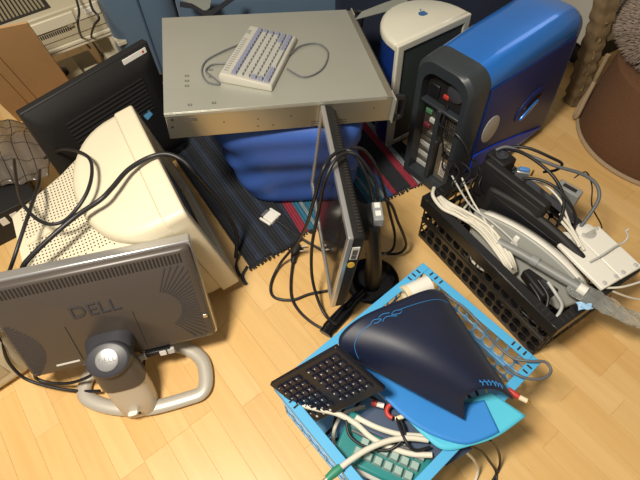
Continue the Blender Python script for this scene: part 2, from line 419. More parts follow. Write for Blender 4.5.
# ================================================================== POUF
SRV = T(-0.373, 0.985, 0.495) @ rotz(9.4) @ RX(-2.0) @ RY(5.6)      # near-left top corner of the server
SL, SD, SH = 0.607, 0.474, 0.083
s_n = (SRV.to_3x3() @ Vector((0, 0, 1))); s_b = SRV @ Vector((0, 0, -SH)); s_t = SRV @ Vector((0, 0, 0))
def srv_under(x, y): return s_b.z - (s_n.x * (x - s_b.x) + s_n.y * (y - s_b.y)) / s_n.z
po = MB(); rings = []
NP = 56
for i in range(22):
    f = i / 21
    ring = []
    for k in range(NP):
        a = 2 * math.pi * k / NP
        ca, sa = math.cos(a), math.sin(a)
        e = 0.42
        sx = math.copysign(abs(ca) ** e, ca); sy = math.copysign(abs(sa) ** e, sa)
        hx = 0.185 + 0.045 * min(1, f * 1.1); hy = 0.17 + .02 * f
        ins = 1.0
        if f > .86: ins = 1 - ((f - .86) / .14) ** 2 * .18
        if f < .08: ins = 1 - (1 - f / .08) ** 2 * .05
        fold = 0.007 * math.sin(a * 3 + f * 9) * math.sin(f * math.pi) + 0.005 * math.sin(f * 22 + 3 * math.sin(a * 2)) * (1 if sa < 0 else .3) * math.sin(f * math.pi)
        x = -0.055 - .03 * f + (hx * sx) * ins + fold * sx; y = 1.243 - .03 * f + (hy * sy) * ins + fold * sy
        z = 0.013 + f * (srv_under(x, y) - 0.016)
        ring.append((x, y, z))
    rings.append(ring)
po.loft(rings)
tag(po.build('pouf', BLUEF, smooth=60), 'wrinkled royal blue fabric pouf holding up the steel server case', 'pouf')

# ================================================================== SERVER
sv = thing('server_chassis', 'flat galvanised steel rack server case resting on the blue pouf', 'server', SRV @ T(0, 0, -SH))
MB().box(0, SL, 0, SD, 0, SH - .003).build('body', STEELB, sv, bevel=.0015)
lid = MB().box(-.001, SL - .02, -.0015, SD + .001, SH - .003, SH); lid.box(-.001, SL - .02, -.0015, 0, SH - .012, SH - .003)
lid = lid.build('lid', STEEL, sv, bevel=.001)
def spx(px, py): return SRV.inverted() @ PP(px, py, s_t, s_n)
for (px, py) in ((187, 76), (187, 81), (187, 86), (190, 105), (214, 103), (211, 70), (211, 77)):
    q = spx(px, py); m = MB(); m.ring([(-.0055, -.004), (.0055, -.004), (.0055, .004), (-.0055, .004)], [(-.0035, -.0022), (.0035, -.0022), (.0035, .0022), (-.0035, .0022)], 0, .0008, T(q.x, q.y, SH - .0) @ RX(90))
    m.build('lid_slot', STEELD, lid)
def sidepx(px, py):
    n = SRV.to_3x3() @ Vector((0, -1, 0)); return (SRV @ T(0, 0, -SH)).inverted() @ PP(px, py, s_t, n)
for (px, py, r) in ((224, 122, .0018), (258, 119, .0018), (258, 126, .0018), (273, 125, .0018), (291, 116, .0018), (374, 108, .002), (172.5, 127, .004), (172, 120, .004)):
    q = sidepx(px, py); MB().lathe([(r, -.0005), (r, .0008)], 12, T(q.x, 0, q.z) @ RX(90)).build('side_hole', HOLE, sv)
m = MB()
for i in range(18):
    for j in range(3):
        q = sidepx(312 + i * 2.0, 121.5 + j * 2.2 - i * .12); m.box(q.x - .0014, q.x + .0014, -.0008, .001, q.z - .0015, q.z + .0015)
m.build('vent_perforation', HOLE, sv, stuff=True)
q = sidepx(190, 120)
MB().grid(lambda u, v: (q.x - .012 + .03*u, -.0006, q.z - .004 + .008*v + .001*math.sin(11*u)), 8, 3).build('label_residue', STEELD, sv)
for y0, y1 in ((-.016, .028), (SD - .03, SD + .014)):
    e = MB().box(SL - .002, SL + .002, y0, y1, .002, SH - .002).build('rack_ear', STEEL, sv, bevel=.0008)
    yy = (y0 + y1) / 2 + (-.004 if y0 < 0 else .004)
    MB().tube(cat([(SL + .002, yy, .008), (SL + .030, yy, .012), (SL + .034, yy, .042), (SL + .030, yy, .071), (SL + .002, yy, .076)], 5), .008, 8).build('handle', BLACKP, e)
    MB().box(SL + .002, SL + .012, y0 + .004, y1 - .004, .004, .02).build('latch', BLACKM, e, bevel=.002)
MB().box(SL, SL + .004, .03, SD - .03, .003, SH - .004).build('front_panel', BLACKM, sv, bevel=.001)

# ================================================================== COMPACT KEYBOARD on the server
k0, k1, k3 = spx(219, 82), spx(272, 92), spx(244, 25)
kx = (k1 - k0); KW = .148; ky = (k3 - k0); KL = ky.length
kM = SRV @ frame((k0.x, k0.y, .0002), (kx.x, kx.y, 0), (0, 0, 1))
KL = .268
kb = thing('compact_keyboard', 'small cream retro keyboard lying on top of the steel server case', 'keyboard', kM)
MB().loft([[(0, 0, 0), (KW, 0, 0), (KW, KL, 0), (0, KL, 0)], [(0, 0, .016), (KW, 0, .010), (KW, KL, .010), (0, KL, .016)], [(.004, .004, .026), (KW - .004, .004, .016), (KW - .004, KL - .004, .016), (.004, KL - .004, .026)]]).build('case', KBASE, kb, bevel=.002)
mk, mg = MB(), MB()
ncol, nrow = 6, 14
X0, X1, Y0, Y1 = .030, KW - .010, .010, KL - .012
for i in range(ncol):
    for j in range(nrow):
        cw = (X1 - X0) / ncol; ch = (Y1 - Y0) / nrow
        xa, xb = X0 + cw*i + .0012, X0 + cw*(i+1) - .0012; ya, yb = Y0 + ch*j + .0016, Y0 + ch*(j+1) - .0016
        if i == 5 and 4 <= j <= 8:
            if j != 4: continue
            yb = Y0 + ch*9 - .001
        zb = .026 - .010 * (xa / KW); zt = zb + .007
        g = i == 0 or j in (0,) and i > 2 or (j >= 11 and i in (4, 5)) or (i == 5 and not 4 <= j <= 8) or j == 13
        (mg if g else mk).loft([[(xa, ya, zb - .002), (xb, ya, zb - .002), (xb, yb, zb - .002), (xa, yb, zb - .002)], [(xa+.002, ya+.002, zt), (xb-.002, ya+.002, zt), (xb-.002, yb-.002, zt), (xa+.002, yb-.002, zt)]])
mk.build('pale_keys', LIGHTK, kb, stuff=True, smooth=0); mg.build('grey_keys', GREYK, kb, stuff=True, smooth=0)
m = MB()
for j in range(16): m.box(.008, .019, .02 + j*.011, .025 + j*.011, .024, .0262)
m.build('legend_strip', GREYP, kb, stuff=True)
m = MB(); m.box(.006, .016, KL-.05, KL-.03, .024, .0265); m.build('status_light', GREYP, kb)
def scord(pts, r, z=.004):
    return [SRV @ Vector((spx(a, b).x, spx(a, b).y, zz)) for a, b, zz in pts]
cc = MB().tube(cat(scord([(286, 60, .005), (300, 48, .006), (318, 45, .004), (328, 54, .004), (322, 70, .003), (304, 78, .003), (287, 70, .004)], 0), 8), .0022, 8)
cc.build('cord', CABLEG, kb, world=True)
cc = MB().tube(cat(scord([(240, 46, .006), (222, 53, .004), (206, 62, .003), (202, 73, .003), (208, 83, .003), (220, 85, .003), (212, 78, .006), (206, 72, .004), (212, 66, .004), (226, 65, .005)], 0), 8), .0022, 8)
cc.build('cord', CABLEG, kb, world=True)

# ================================================================== CREAM CRT MONITOR
Tf, Tn, Bn = Vector((-.506, 1.119, .43)), Vector((-.306, .716, .43)), Vector((-.241, .748, .047))
u = (Tn - Tf).normalized(); CW = .45; CH = (Tn - Bn).length
CM = frame(Bn - u * CW, u, Tn - Bn)            # x far->near, y towards the screen side, z up
ct = thing('crt_monitor', 'cream tube monitor with perforated rear housing and smooth rounded hood', 'monitor', T(CM.translation.x, CM.translation.y, 0))
def rrect(x0, x1, z0, z1, r, n=5):
    out = []
    for cx, cz, a0 in ((x1-r, z1-r, 0), (x0+r, z1-r, 90), (x0+r, z0+r, 180), (x1-r, z0+r, 270)):
        for k in range(n):
            a = math.radians(a0 + 90*k/(n-1)); out.append((cx + r*math.cos(a), cz + r*math.sin(a)))
    return out
def crt(mb, name, m, **k):
    mb.v = [tuple(CM @ Vector(p)) for p in mb.v]; return mb.build(name, m, ct, world=True, **k)
bezel = crt(MB().ring(rrect(0, CW, 0, CH, .02), rrect(.045, CW-.045, .055, CH-.04, .015), 0, -.055), 'bezel', CREAM, bevel=.005)
crt(MB().grid(lambda a, c: (.04 + (CW-.08)*a, -.02 + .012*(1-(2*a-1)**2)*(1-(2*c-1)**2), .05 + (CH-.085)*c), 12, 12), 'screen', SCREENC)
# hood: half-ellipse in plan behind the bezel
rings = []
def hood(z, ins, dep):
    pts = [(CW-.004-ins, -.055, z), (.004+ins, -.055, z)]
    arc = []
    for k in range(25):
        a = math.pi * k / 24
        arc.append((CW/2 + (CW/2-.004-ins)*math.cos(a), -.055 - (dep-ins)*math.sin(a)**.8, z))
    return arc
crt(MB().loft([hood(.015, .012, .14), hood(.03, .0, .15), hood(CH-.03, .0, .178), hood(CH-.014, .004, .178), hood(CH-.005, .012, .176), hood(CH-.001, .028, .172)]), 'hood', CREAM, smooth=50)
# rear housing, tapering
def rsec(y, x0, x1, z0, z1, r=.02): return [(x, y, z) for x, z in rrect(x0, x1, z0, z1, r)]
RH = [(-.09, .01, CW-.01, .04, CH-.03), (-.16, .022, CW-.022, .05, CH-.035), (-.26, .06, CW-.055, .07, CH-.045), (-.415, .105, CW-.10, .10, CH-.050)]
rh = crt(MB().loft([rsec(*q) for q in RH]), 'rear_housing', CREAM, smooth=40)
vh = MB()
def lerpsec(d):
    for a, b_ in zip(RH, RH[1:]):
        if b_[0] <= d <= a[0]:
            f = (a[0]-d)/(a[0]-b_[0]); return [a[i]+(b_[i]-a[i])*f for i in range(5)]
    return RH[-1]
for i in range(28):
    d = -.14 - i * .0092
    s = lerpsec(d); nx = int((s[2]-s[1]-.04)/.0105)
    for j in range(nx):
        x = s[1] + .02 + j*.0105 + (.005 if i % 2 else 0)
        if abs(x - CW/2 - .01) < .011: continue
        vh.box(x-.0017, x+.0017, d-.0017, d+.0017, s[4]-.002, s[4]+.0009)
    for side, xx in ((0, s[2]),):
        for j in range(7):
            z = s[4] - .03 - j*.011
            if z > s[3] + .03: vh.box(xx-.003, xx+.0008, d-.002, d+.002, z-.002, z+.002)
crt(vh, 'vent_holes', HOLE, stuff=True, smooth=0)
crt(MB().loft([[(CW/2-.004, -.15, CH-.036), (CW/2+.026, -.15, CH-.036), (CW/2+.026, -.15, CH-.030), (CW/2-.004, -.15, CH-.030)], [(CW/2, -.395, CH-.054), (CW/2+.02, -.395, CH-.054), (CW/2+.02, -.395, CH-.046), (CW/2, -.395, CH-.046)]]), 'ridge', CREAM, bevel=.002)
crt(MB().lathe([(.009, 0), (.009, .0012), (.007, .0016)], 20, T(CW-.012, -.012, CH-.022) @ RY(90) @ Matrix.Scale(.6, 4, (0, 1, 0))), 'maker_badge', mat('badge_plum', '#8D7A84', .4))
fb = CM @ Vector((CW/2, -.15, 0))
MB().lathe([(.13, 0.0), (.135, .008), (.11, .022), (.06, .032), (.055, .085)], 32, T(fb.x, fb.y, 0)).build('swivel_base', CREAM2, ct, world=True)

# ================================================================== WIDE LCD WITH SILVER STAND (rear towards the camera)
_dm = T(-.735, .467, .103) @ rotz(12.5) @ RX(-18.3) @ RY(1.2)
BL, BR, TR = _dm @ Vector((-.012, 0, 0)), _dm @ Vector((.46, 0, 0)), _dm @ Vector((.46, 0, .308))
DW = (BR - BL).length; DH = (TR - BR).length
DM = frame(BL, BR - BL, TR - BR)                # x along the bottom, y towards the screen, z up the panel
dl = thing('flat_monitor', 'charcoal flat monitor seen from behind on a silver loop stand', 'monitor', T(-.50, .45, 0))
def dell(mb, name, m, parent=None, **k):
    mb.v = [tuple(DM @ Vector(p)) for p in mb.v]; return mb.build(name, m, parent or dl, world=True, **k)
def dpx(px, py, y=0.0): return DM.inverted() @ PP(px, py, DM @ Vector((0, y, 0)), DM.to_3x3() @ Vector((0, 1, 0)))
dell(MB().box(0, DW, .012, .045, 0, DH), 'silver_bezel', SILVERB, bevel=.004)
dell(MB().box(.018, DW-.018, .044, .046, .018, DH-.018), 'screen', SCREENL)
bk = dell(MB().loft([rsec(.012, .003, DW-.003, .002, DH-.006, .012), rsec(.0, .005, DW-.005, .005, DH-.009, .014), rsec(-.006, .016, DW-.016, .014, DH-.014, .02)]), 'back_cover', CHARB, smooth=50)
m = MB()
for i in range(50):
    x = .03 + (DW-.06) * i / 49
    m.box(x-.0022, x+.0022, -.0068, -.002, DH-.044, DH-.018)
dell(m, 'top_vents', HOLE, stuff=True, smooth=0)
m = MB()
for i in range(24):                             # fan of grooves towards the right-hand corner
    a = math.radians(-58 + i*5.4); cx, cz = DW-.125, .135
    r0 = .062; r1 = min((DW-.022-cx)/max(.05, math.cos(a)), .15, (DH-.05-cz)/math.sin(a) if a > .1 else 9, (cz-.02)/-math.sin(a) if a < -.1 else 9)
    if r1 > r0 + .005: m.box(r0, r1, -.0010, .0008, -.0011, .0011, T(cx, -.0064, cz) @ RY(-math.degrees(a)))
dell(m, 'corner_ribs', CHAR, stuff=True, smooth=0)
m = MB()
for i in range(22): m.box(.012, .012 + .055*math.sin(math.pi*(i+2)/25), -.0076, -.004, .012 + i*.0082, .0138 + i*.0082)
dell(m, 'corner_ribs', CHAR, stuff=True, smooth=0)
q = dpx(95, 307); dell(text_mb('DELL', .052, .0014, T(q.x, -.0070, q.z) @ RX(90)), 'maker_lettering', CHAR)
q0, q1 = dpx(60, 325), dpx(140, 325)
for xx in (dpx(68, 330).x, dpx(137, 320).x):
    dell(MB().box(xx-.0008, xx+.0008, -.0068, -.005, .03, .15), 'cover_seam', HOLE)
a_, b_ = dpx(57, 366, -.006), dpx(80, 360, -.006)
dell(MB().box(a_.x, b_.x, -.0072, -.004, a_.z - .001, a_.z + .004), 'pale_strip', WHITEP)
q = dpx(205, 314); dell(MB().box(-.006, .006, -.003, .003, -.006, .006, T(q.x, -.006, q.z)), 'lock_slot', METALB, bevel=.002)
# ports at the bottom edge
m = MB(); q = dpx(150, 343); m.box(q.x - .02, q.x + .045, -.012, .004, -.010, .004); dell(m, 'port_strip', BLACKP, bevel=.002)
for px, py, mm in ((140, 348, LGREY), (160, 342, WHITEP), (168, 340, LGREY)):
    q = dpx(px, py); dell(MB().box(q.x - .009, q.x + .009, -.013, -.004, -.016, .002), 'connector', mm, bevel=.002)
# arm from panel to hinge, hinge head, column and loop base
Hc = P(107, 360, .215)                          # hinge badge
yv = DM.to_3x3() @ Vector((0, 1, 0)); xv = (BR - BL).normalized()
pc = DM @ dpx(111, 340)
nb = Vector((xv.y * -.0, 0, 0))
up_n = (Vector((0, 0, CAM_H)) - Hc).normalized(); hz = (up_n - up_n.dot(xv)*xv).normalized()
def sect(c, x, t, wx, wt, n=20, e=.7):
    return [c + x*(wx*math.copysign(abs(math.cos(2*math.pi*k/n))**e, math.cos(2*math.pi*k/n))) + t*(wt*math.copysign(abs(math.sin(2*math.pi*k/n))**e, math.sin(2*math.pi*k/n))) for k in range(n)]
zv = DM.to_3x3() @ Vector((0, 0, 1))
foot = P(141, 404, .012); head = Hc - hz * .03
ax = (head - foot).normalized(); tn = ax.cross(xv).normalized()
arm = MB().loft([sect(pc + yv*.0, xv, zv, .060, .034), sect(pc - yv*.02, xv, zv, .057, .032), sect(pc*.5 + head*.5 - yv*.005, xv, (zv*.7 - yv*.7).normalized(), .054, .036), sect(head + ax*.005, xv, tn, .052, .034)])
arm.build('hinge_arm', CHAR, dl, world=True, smooth=50)
plate = MB()
for i, (a, b_) in enumerate(((.35, .0), (.6, .0))):
    c = pc * (1-a) + head * a
hd = MB()
capv = hz; vv = capv.cross(xv)
hd.loft([[Hc - hz*d + xv*(.052*s*math.cos(2*math.pi*k/28)) + vv*(.043*s*math.sin(2*math.pi*k/28)) for k in range(28)] for d, s in ((.045, 1.0), (.008, 1.0), (.002, .95), (0, .86))])
hd.build('hinge_head', CHAR, dl, world=True, smooth=50)
bg = MB().loft([[Hc + hz*d + xv*(.0265*s*math.cos(2*math.pi*k/28)) + vv*(.0265*s*math.sin(2*math.pi*k/28)) for k in range(28)] for d, s in ((-.002, 1), (.002, 1), (.0035, .86))])
bg = bg.build('round_badge', SILVERB, dl, world=True, smooth=50)
Mt = Matrix((xv, -vv if (-vv).dot(zv) > 0 else vv, hz)).transposed().to_4x4(); Mt.translation = Hc + hz*.0044
text_mb('DELL', .019, .0006, Mt).build('badge_lettering', GREYP, bg, world=True)
mid = foot*.42 + head*.58
MB().loft([sect(head - ax*.0, xv, tn, .051, .036), sect(head*.75+mid*.25, xv, tn, .053, .037), sect(mid, xv, tn, .054, .038)]).build('column_shroud', CHARB, dl, world=True, smooth=50)
MB().loft([sect(mid + ax*.004, xv, tn, .051, .035), sect(foot*.5+mid*.5, xv, tn, .051, .036), sect(foot + ax*.004, xv, tn, .046, .040), sect(foot - Vector((0,0,.010)), xv, tn, .040, .036)]).build('column', SILVER, dl, world=True, smooth=50)
c = P(133, 413, .045); MB().loft([sect(c, xv, tn, .013, .010), sect(c + (c*0 + (Vector((0,0,CAM_H))-c).normalized()*.006), xv, tn, .011, .008)]).build('release_button', WHITE, dl, world=True)
c = P(140, 413, .048); d = (Vector((0,0,CAM_H))-c).normalized(); MB().loft([[c + d*e + xv*(.004*math.cos(k*.6283)) + d.cross(xv)*(.004*math.sin(k*.6283)) for k in range(10)] for e in (-.004, .002)]).build('screw', HOLE, dl, world=True)
loop = [P(a, b_, .014) for a, b_ in ((118, 408), (150, 408), (188, 398), (202, 392), (206, 380), (203, 362), (192, 351), (175, 346), (150, 345), (122, 350), (102, 360), (90, 374), (84, 392), (94, 402))]
MB().tube(cat(loop, 6, closed=True), .0195, 12, closed=True, flat=.62).build('loop_base', SILVER, dl, world=True, smooth=60)

# ================================================================== CENTRE MONITOR SEEN EDGE-ON
Ta, Tb, Bb = Vector((.020, 1.045, .448)), Vector((.061, .605, .448)), Vector((.019, .600, .145))
MW = (Tb - Ta).length; MH = (Tb - Bb).length
MM = frame(Bb - (Tb - Ta), Tb - Ta, Tb - Bb)     # x far->near, y towards the rear, z up
cm = thing('slim_monitor', 'thin flat monitor with silver bezel standing edge-on on a round black foot', 'monitor', T(.13, .76, 0))
def cen(mb, name, m, parent=None, **k):
    mb.v = [tuple(MM @ Vector(p)) for p in mb.v]; return mb.build(name, m, parent or cm, world=True, **k)
cen(MB().ring(rrect(0, MW, 0, MH, .004), rrect(.016, MW-.016, .018, MH-.016, .002), 0, .012), 'silver_bezel', SILVERB, bevel=.002)
cen(MB().box(.014, MW-.014, .004, .006, .016, MH-.014), 'screen', mat('lcd_glossy_dark', '#241E1A', .12))
bc = cen(MB().loft([rsec(.012, .001, MW-.001, .001, MH-.001, .005), rsec(.030, .002, MW-.002, .002, MH-.002, .006), rsec(.040, .008, MW-.008, .008, MH-.008, .01), rsec(.05, .08, MW-.08, .05, MH-.05, .03)]), 'back_cover', BLACKM, smooth=50)
m = MB()
for i in range(44):
    x = .02 + (MW-.04)*i/43; m.box(x-.002, x+.002, .024, .034, MH-.004, MH-.0012)
cen(m, 'top_vents', HOLE, stuff=True, smooth=0)
cen(MB().box(MW-.0018, MW-.0003, .014, .032, MH-.082, MH-.035), 'barcode_label', WHITEP, label='white barcode label')
m = MB()
for i in range(12): m.box(MW-.0006, MW+.0001, .017, .029, MH-.079 + i*.0032, MH-.079 + i*.0032 + random.choice((.0009, .0018)))
cen(m, 'barcode_lines', HOLE, stuff=True, smooth=0)
cen(MB().lathe([(.011, 0), (.011, .0012)], 20, T(MW-.0012, .022, MH-.105) @ RY(90) @ Matrix.Scale(.8, 4, (0, 1, 0))), 'yellow_sticker', YELL, label='yellow certification sticker')
bc0 = P(372, 281, 0)
cen_back = MM @ Vector((MW*.53, .05, MH*.42))
MB().lathe([(.080, 0), (.082, .006), (.074, .014), (.04, .02)], 36, T(bc0.x, bc0.y, 0)).build('round_base', BLACKG, cm, world=True, smooth=50)
colx = Vector((0, 1, 0)); coly = Vector((1, 0, 0))
top = Vector((bc0.x - .015, bc0.y + .02, .30))
MB().loft([sect(Vector((bc0.x, bc0.y, .012)), colx, coly, .045, .024), sect(Vector((bc0.x, bc0.y, .10)), colx, coly, .040, .022), sect(top, colx, coly, .042, .02)]).build('column', BLACKP, cm, world=True, smooth=50)
MB().loft([sect(cen_back - (MM.to_3x3() @ Vector((0, 1, 0)))*.006, MM.to_3x3() @ Vector((1, 0, 0)), MM.to_3x3() @ Vector((0, 0, 1)), .06, .05), sect(top - Vector((0.01, 0, .03)), MM.to_3x3() @ Vector((1, 0, 0)), MM.to_3x3() @ Vector((0, 0, 1)), .042, .045)]).build('hinge', BLACKM, cm, world=True, smooth=50)
ub = MB().box(-.012, .014, -.035, .025, -.0, .03, T(top.x + .012, top.y, .295)).build('connector_block', GREYP, cm, world=True, bevel=.003)
for dy in (-.022, .004):
    MB().box(-.006, .008, dy, dy + .016, .03, .0315, T(top.x + .012, top.y, .295)).build('usb_socket', WHITEP, ub, world=True)
f0 = P(331, 326, .01); f1 = Vector((bc0.x - .03, bc0.y - .04, .01))
MB().tube(cat([f1, f1*.5 + f0*.5, f0, P(325, 334, .01)], 6), [.016]*6 + [.021]*8 + [.019]*5, 12, flat=.55).build('foot_bar', BLACKG, cm, world=True, smooth=50)

# ================================================================== BLACK LCD BACK (leaning behind the crt)
la, lb = Vector((-.779, 1.063, .447)), Vector((-.486, 1.378, .447))
LW = .43; LH = .40
LMz = Vector((-.05, .05, 1))
LM = frame(la + LMz.normalized()*-LH, lb - la, LMz)
ll = thing('black_monitor', 'black flat monitor with louvred back leaning behind the cream tube monitor', 'monitor', T(-.62, 1.23, 0))
def lcd(mb, name, m, parent=None, **k):
    mb.v = [tuple(LM @ Vector(p)) for p in mb.v]; return mb.build(name, m, parent or ll, world=True, **k)
lcd(MB().box(0, LW, .012, .04, 0, LH), 'front_bezel', BLACKM, bevel=.004)
lcd(MB().loft([rsec(.013, .002, LW-.002, .002, LH-.004, .008), rsec(-.004, .018, LW-.018, .018, LH-.032, .012), rsec(-.012, .05, LW-.05, .06, LH-.06, .02)]), 'back_cover', BLACKM, smooth=40)
for i in range(9):
    z = LH - .085 - i*.0135
    lcd(MB().loft([[(.085, -.0125, z), (LW-.075, -.0125, z), (LW-.075, -.0143, z+.003), (.085, -.0143, z+.003)], [(.085, -.0125, z+.007), (LW-.075, -.0125, z+.007), (LW-.075, -.0125, z+.008), (.085, -.0125, z+.008)]]), 'louvre', BLACKM, smooth=0)
lcd(MB().box(LW-.105, LW-.02, .001, .004, LH-.024, LH-.008, ), 'white_label', WHITEP, label='white paper label', bevel=.0005)
lcd(MB().lathe([(.004, 0), (.004, .001)], 12, T(LW-.032, .0015, LH-.016) @ RX(90)), 'red_dot', RED)
def lpx(px, py): return LM.inverted() @ PP(px, py, LM @ Vector((0, -.012, 0)), LM.to_3x3() @ Vector((0, 1, 0)))
q = lpx(148, 115); lcd(MB().box(-.013, .013, -.0016, .0005, -.011, .011, T(q.x, -.0122, q.z) @ RY(-18)), 'blue_sticker', SKYS, label='light blue sticker')
bm_ = (LM @ Vector((LW/2, .05, 0)))
MB().lathe([(.10, 0), (.10, .006), (.06, .016), (.02, .02)], 28, T(bm_.x, bm_.y, 0)).build('foot', BLACKP, ll, world=True)
MB().box(-.04, .04, -.015, .015, .01, .12, T(bm_.x, bm_.y, 0) @ rotz(47)).build('neck', BLACKP, ll, world=True, bevel=.003)

# ================================================================== PRINTER ON STAND, top left
pf = P(0, 31, .40); pe = P(97, -3, .40)
PX = (pe - pf).normalized(); PM = frame((pe.x, pe.y, 0), PX, (0, 0, 1))     # x along front (0 = right end), y to the back
pr = thing('printer', 'beige office printer with slotted front on an open stand behind the cardboard', 'printer', PM)
MB().box(-.40, 0, 0, .36, .30, .40).build('body', BEIGE, pr, bevel=.006)
MB().box(-.403, .004, -.004, .05, .268, .281).build('lower_lip', BEIGEW, pr, bevel=.003)
MB().box(-.397, -.002, .003, .35, .281, .302).build('chin', BEIGE, pr, bevel=.003)
MB().box(-.30, -.10, -.006, .01, .345, .385).build('front_flap', BEIGEW, pr, bevel=.003)
MB().box(-.09, -.005, -.004, .01, .345, .39).build('control_panel', BEIGEW, pr, bevel=.003)
MB().box(-.06, -.035, -.006, 0, .36, .378).build('button', WHITE, pr, bevel=.002)
MB().box(-.135, -.115, -.0075, 0, .335, .345).build('latch', BEIGED, pr, bevel=.001)
m = MB()
for i in range(22): m.box(-.29 + i*.0075, -.286 + i*.0075, -.003, .002, .326, .338)
m.build('front_vents', HOLE, pr, stuff=True)
for i in range(17): MB().box(-.385 + i*.013, -.378 + i*.013, .05, .30, .40, .405).build('top_slat', BEIGED, pr)
MB().box(-.395, -.155, .035, .32, .4, .402).build('grille_bed', HOLE, pr)
st = thing('printer_stand', 'beige metal stand with angled legs under the printer', 'stand', PM)
for x, y in ((.012, .02), (.012, .30), (-.38, .14), (-.38, .30)):
    MB().loft([[(x-.012, y-.012, 0), (x+.012, y-.012, 0), (x+.012, y+.012, 0), (x-.012, y+.012, 0)], [(x-.012-.015, y-.012, .265), (x+.012-.015, y-.012, .265), (x+.012-.015, y+.012, .265), (x-.012-.015, y+.012, .265)]]).build('leg', BEIGEW, st, bevel=.002)
MB().box(-.405, .03, .0, .34, .255, .2655).build('shelf', BEIGEW, st, bevel=.002)
MB().box(-.005, .03, -.06, -.002, .235, .25).build('side_bracket', BEIGEW, st, bevel=.002)
ob = thing('drive_unit', 'dusty beige drive chassis with open mechanism under the printer stand', 'device', PM @ T(-.17, .02, 0))
MB().box(-.13, .10, .03, .25, 0, .08).build('chassis', BEIGED, ob, bevel=.004)
MB().box(-.12, .02, .04, .2, .08, .11).build('mechanism', BEIGE, ob, bevel=.004)
MB().box(.03, .09, .04, .10, .08, .10).build('gear_housing', BEIGEW, ob, bevel=.004)
MB().lathe([(.025, .10), (.025, .115), (.008, .118)], 20, T(-.05, .1, .01)).build('spindle', BLACKP, ob)
MB().box(.125, .18, -.06, .2, 0, .15).build('side_plate', BEIGEW, ob, bevel=.004)

# ================================================================== CARDBOARD
c1 = P(27, 22, .475); c2 = P(76, 90, .11)
dn_ = (c2 - c1).normalized(); cx_ = Vector((-dn_.y, dn_.x, 0)).normalized()
if cx_.x < 0: cx_ = -cx_
CDM = frame(c1, cx_, -dn_)
zlen = c1.z / -dn_.z - .004
cb = thing('flattened_carton', 'creased brown cardboard carton flattened and leaning against the printer', 'cardboard', T(c1.x, c1.y, 0))
def card(mb, name, m, **k):
    mb.v = [tuple(CDM @ Vector(p)) for p in mb.v]; return mb.build(name, m, cb, world=True, **k)
card(MB().box(-.27, 0, -.004, .004, -zlen, 0), 'panel', CARD, bevel=.001)
card(MB().box(-.26, -.02, .005, .010, -zlen+.02, -.04), 'rear_panel', CARD, bevel=.001)
for xx in (-.145, -.185): card(MB().box(xx-.0016, xx+.0016, -.0046, -.003, -zlen, 0), 'crease', CARDC)

# ================================================================== BLUE TOWER
TY = 37.5
TO = Vector((.425, 1.045, 0))                    # rear right corner
TM = T(TO.x, TO.y, .0095) @ rotz(TY)                           # x = depth to the front, y = to the left
tw = thing('blue_tower_computer', 'glossy metallic blue tower computer with open gunmetal back', 'computer', TM)
TDp, TWd, THt = .56, .205, .475
def tsec(x, ins, zt, bulge=0):                   # cross-section in yz at depth x, rounded top
    r = .055
    pts = [(x, ins, .012), ]
    for k in range(7):
        a = math.pi/2*k/6; pts.append((x, ins + r - r*math.cos(a), zt - r + r*math.sin(a)))
    for k in range(7):
        a = math.pi/2*k/6; pts.append((x, TWd - ins - r + r*math.sin(a), zt - r + r*math.cos(a)))
    pts.append((x, TWd - ins, .012))
    return pts
def shear(s): return [(x + .045*(1 - z/THt), y, z) for x, y, z in s]
MB().loft([tsec(.075, 0, THt), tsec(.2, -.002, THt+.008), tsec(.40, -.002, THt+.014), shear(tsec(.485, 0, THt+.010)), shear(tsec(.525, .008, THt-.012)), shear(tsec(.543, .03, THt-.06))]).build('shell', CARBLUE, tw, smooth=50)
# right side panel with oval windows
sp = MB().loft([[(.08, -.003, .03), (.525, -.003, .03), (.495, -.003, .41), (.08, -.003, .42)], [(.085, -.006, .035), (.52, -.006, .035), (.49, -.006, .405), (.085, -.006, .415)]]).build('side_panel', CARBLUED, tw, bevel=.003)
def ov(cx, cz, a, b_, y, m, nm, tilt=0, d=.002, par=None):
    MB().loft([[(cx + a*s*math.cos(k*math.pi/16)*math.cos(tilt) - b_*s*math.sin(k*math.pi/16)*math.sin(tilt), y - e, cz + a*s*math.cos(k*math.pi/16)*math.sin(tilt) + b_*s*math.sin(k*math.pi/16)*math.cos(tilt)) for k in range(32)] for e, s in ((-.002, 1), (d*.6, 1), (d, .92))]).build(nm, m, par or sp, smooth=50)
ov(.140, .245, .040, .052, -.006, LGREY, 'oval_vent', .2)
ov(.34, .23, .07, .045, -.006, CARBLUED, 'handle_bezel', .45, .005)
ov(.345, .225, .052, .028, -.011, BLACKG, 'handle_recess', .45, .002)
ov(.338, .213, .046, .010, -.013, CARBLUE, 'release_lever', .5, .004)
MB().loft([[(.082, -.006, .035), (.515, -.006, .035), (.34, -.006, .10), (.20, -.006, .145), (.084, -.006, .17)], [(.084, -.010, .037), (.511, -.010, .037), (.338, -.010, .098), (.20, -.010, .143), (.086, -.010, .168)]]).build('lower_flare', mat('royal_blue_panel', '#1C44C0', .45, metal=0.0, spec=.3), sp, bevel=.002)
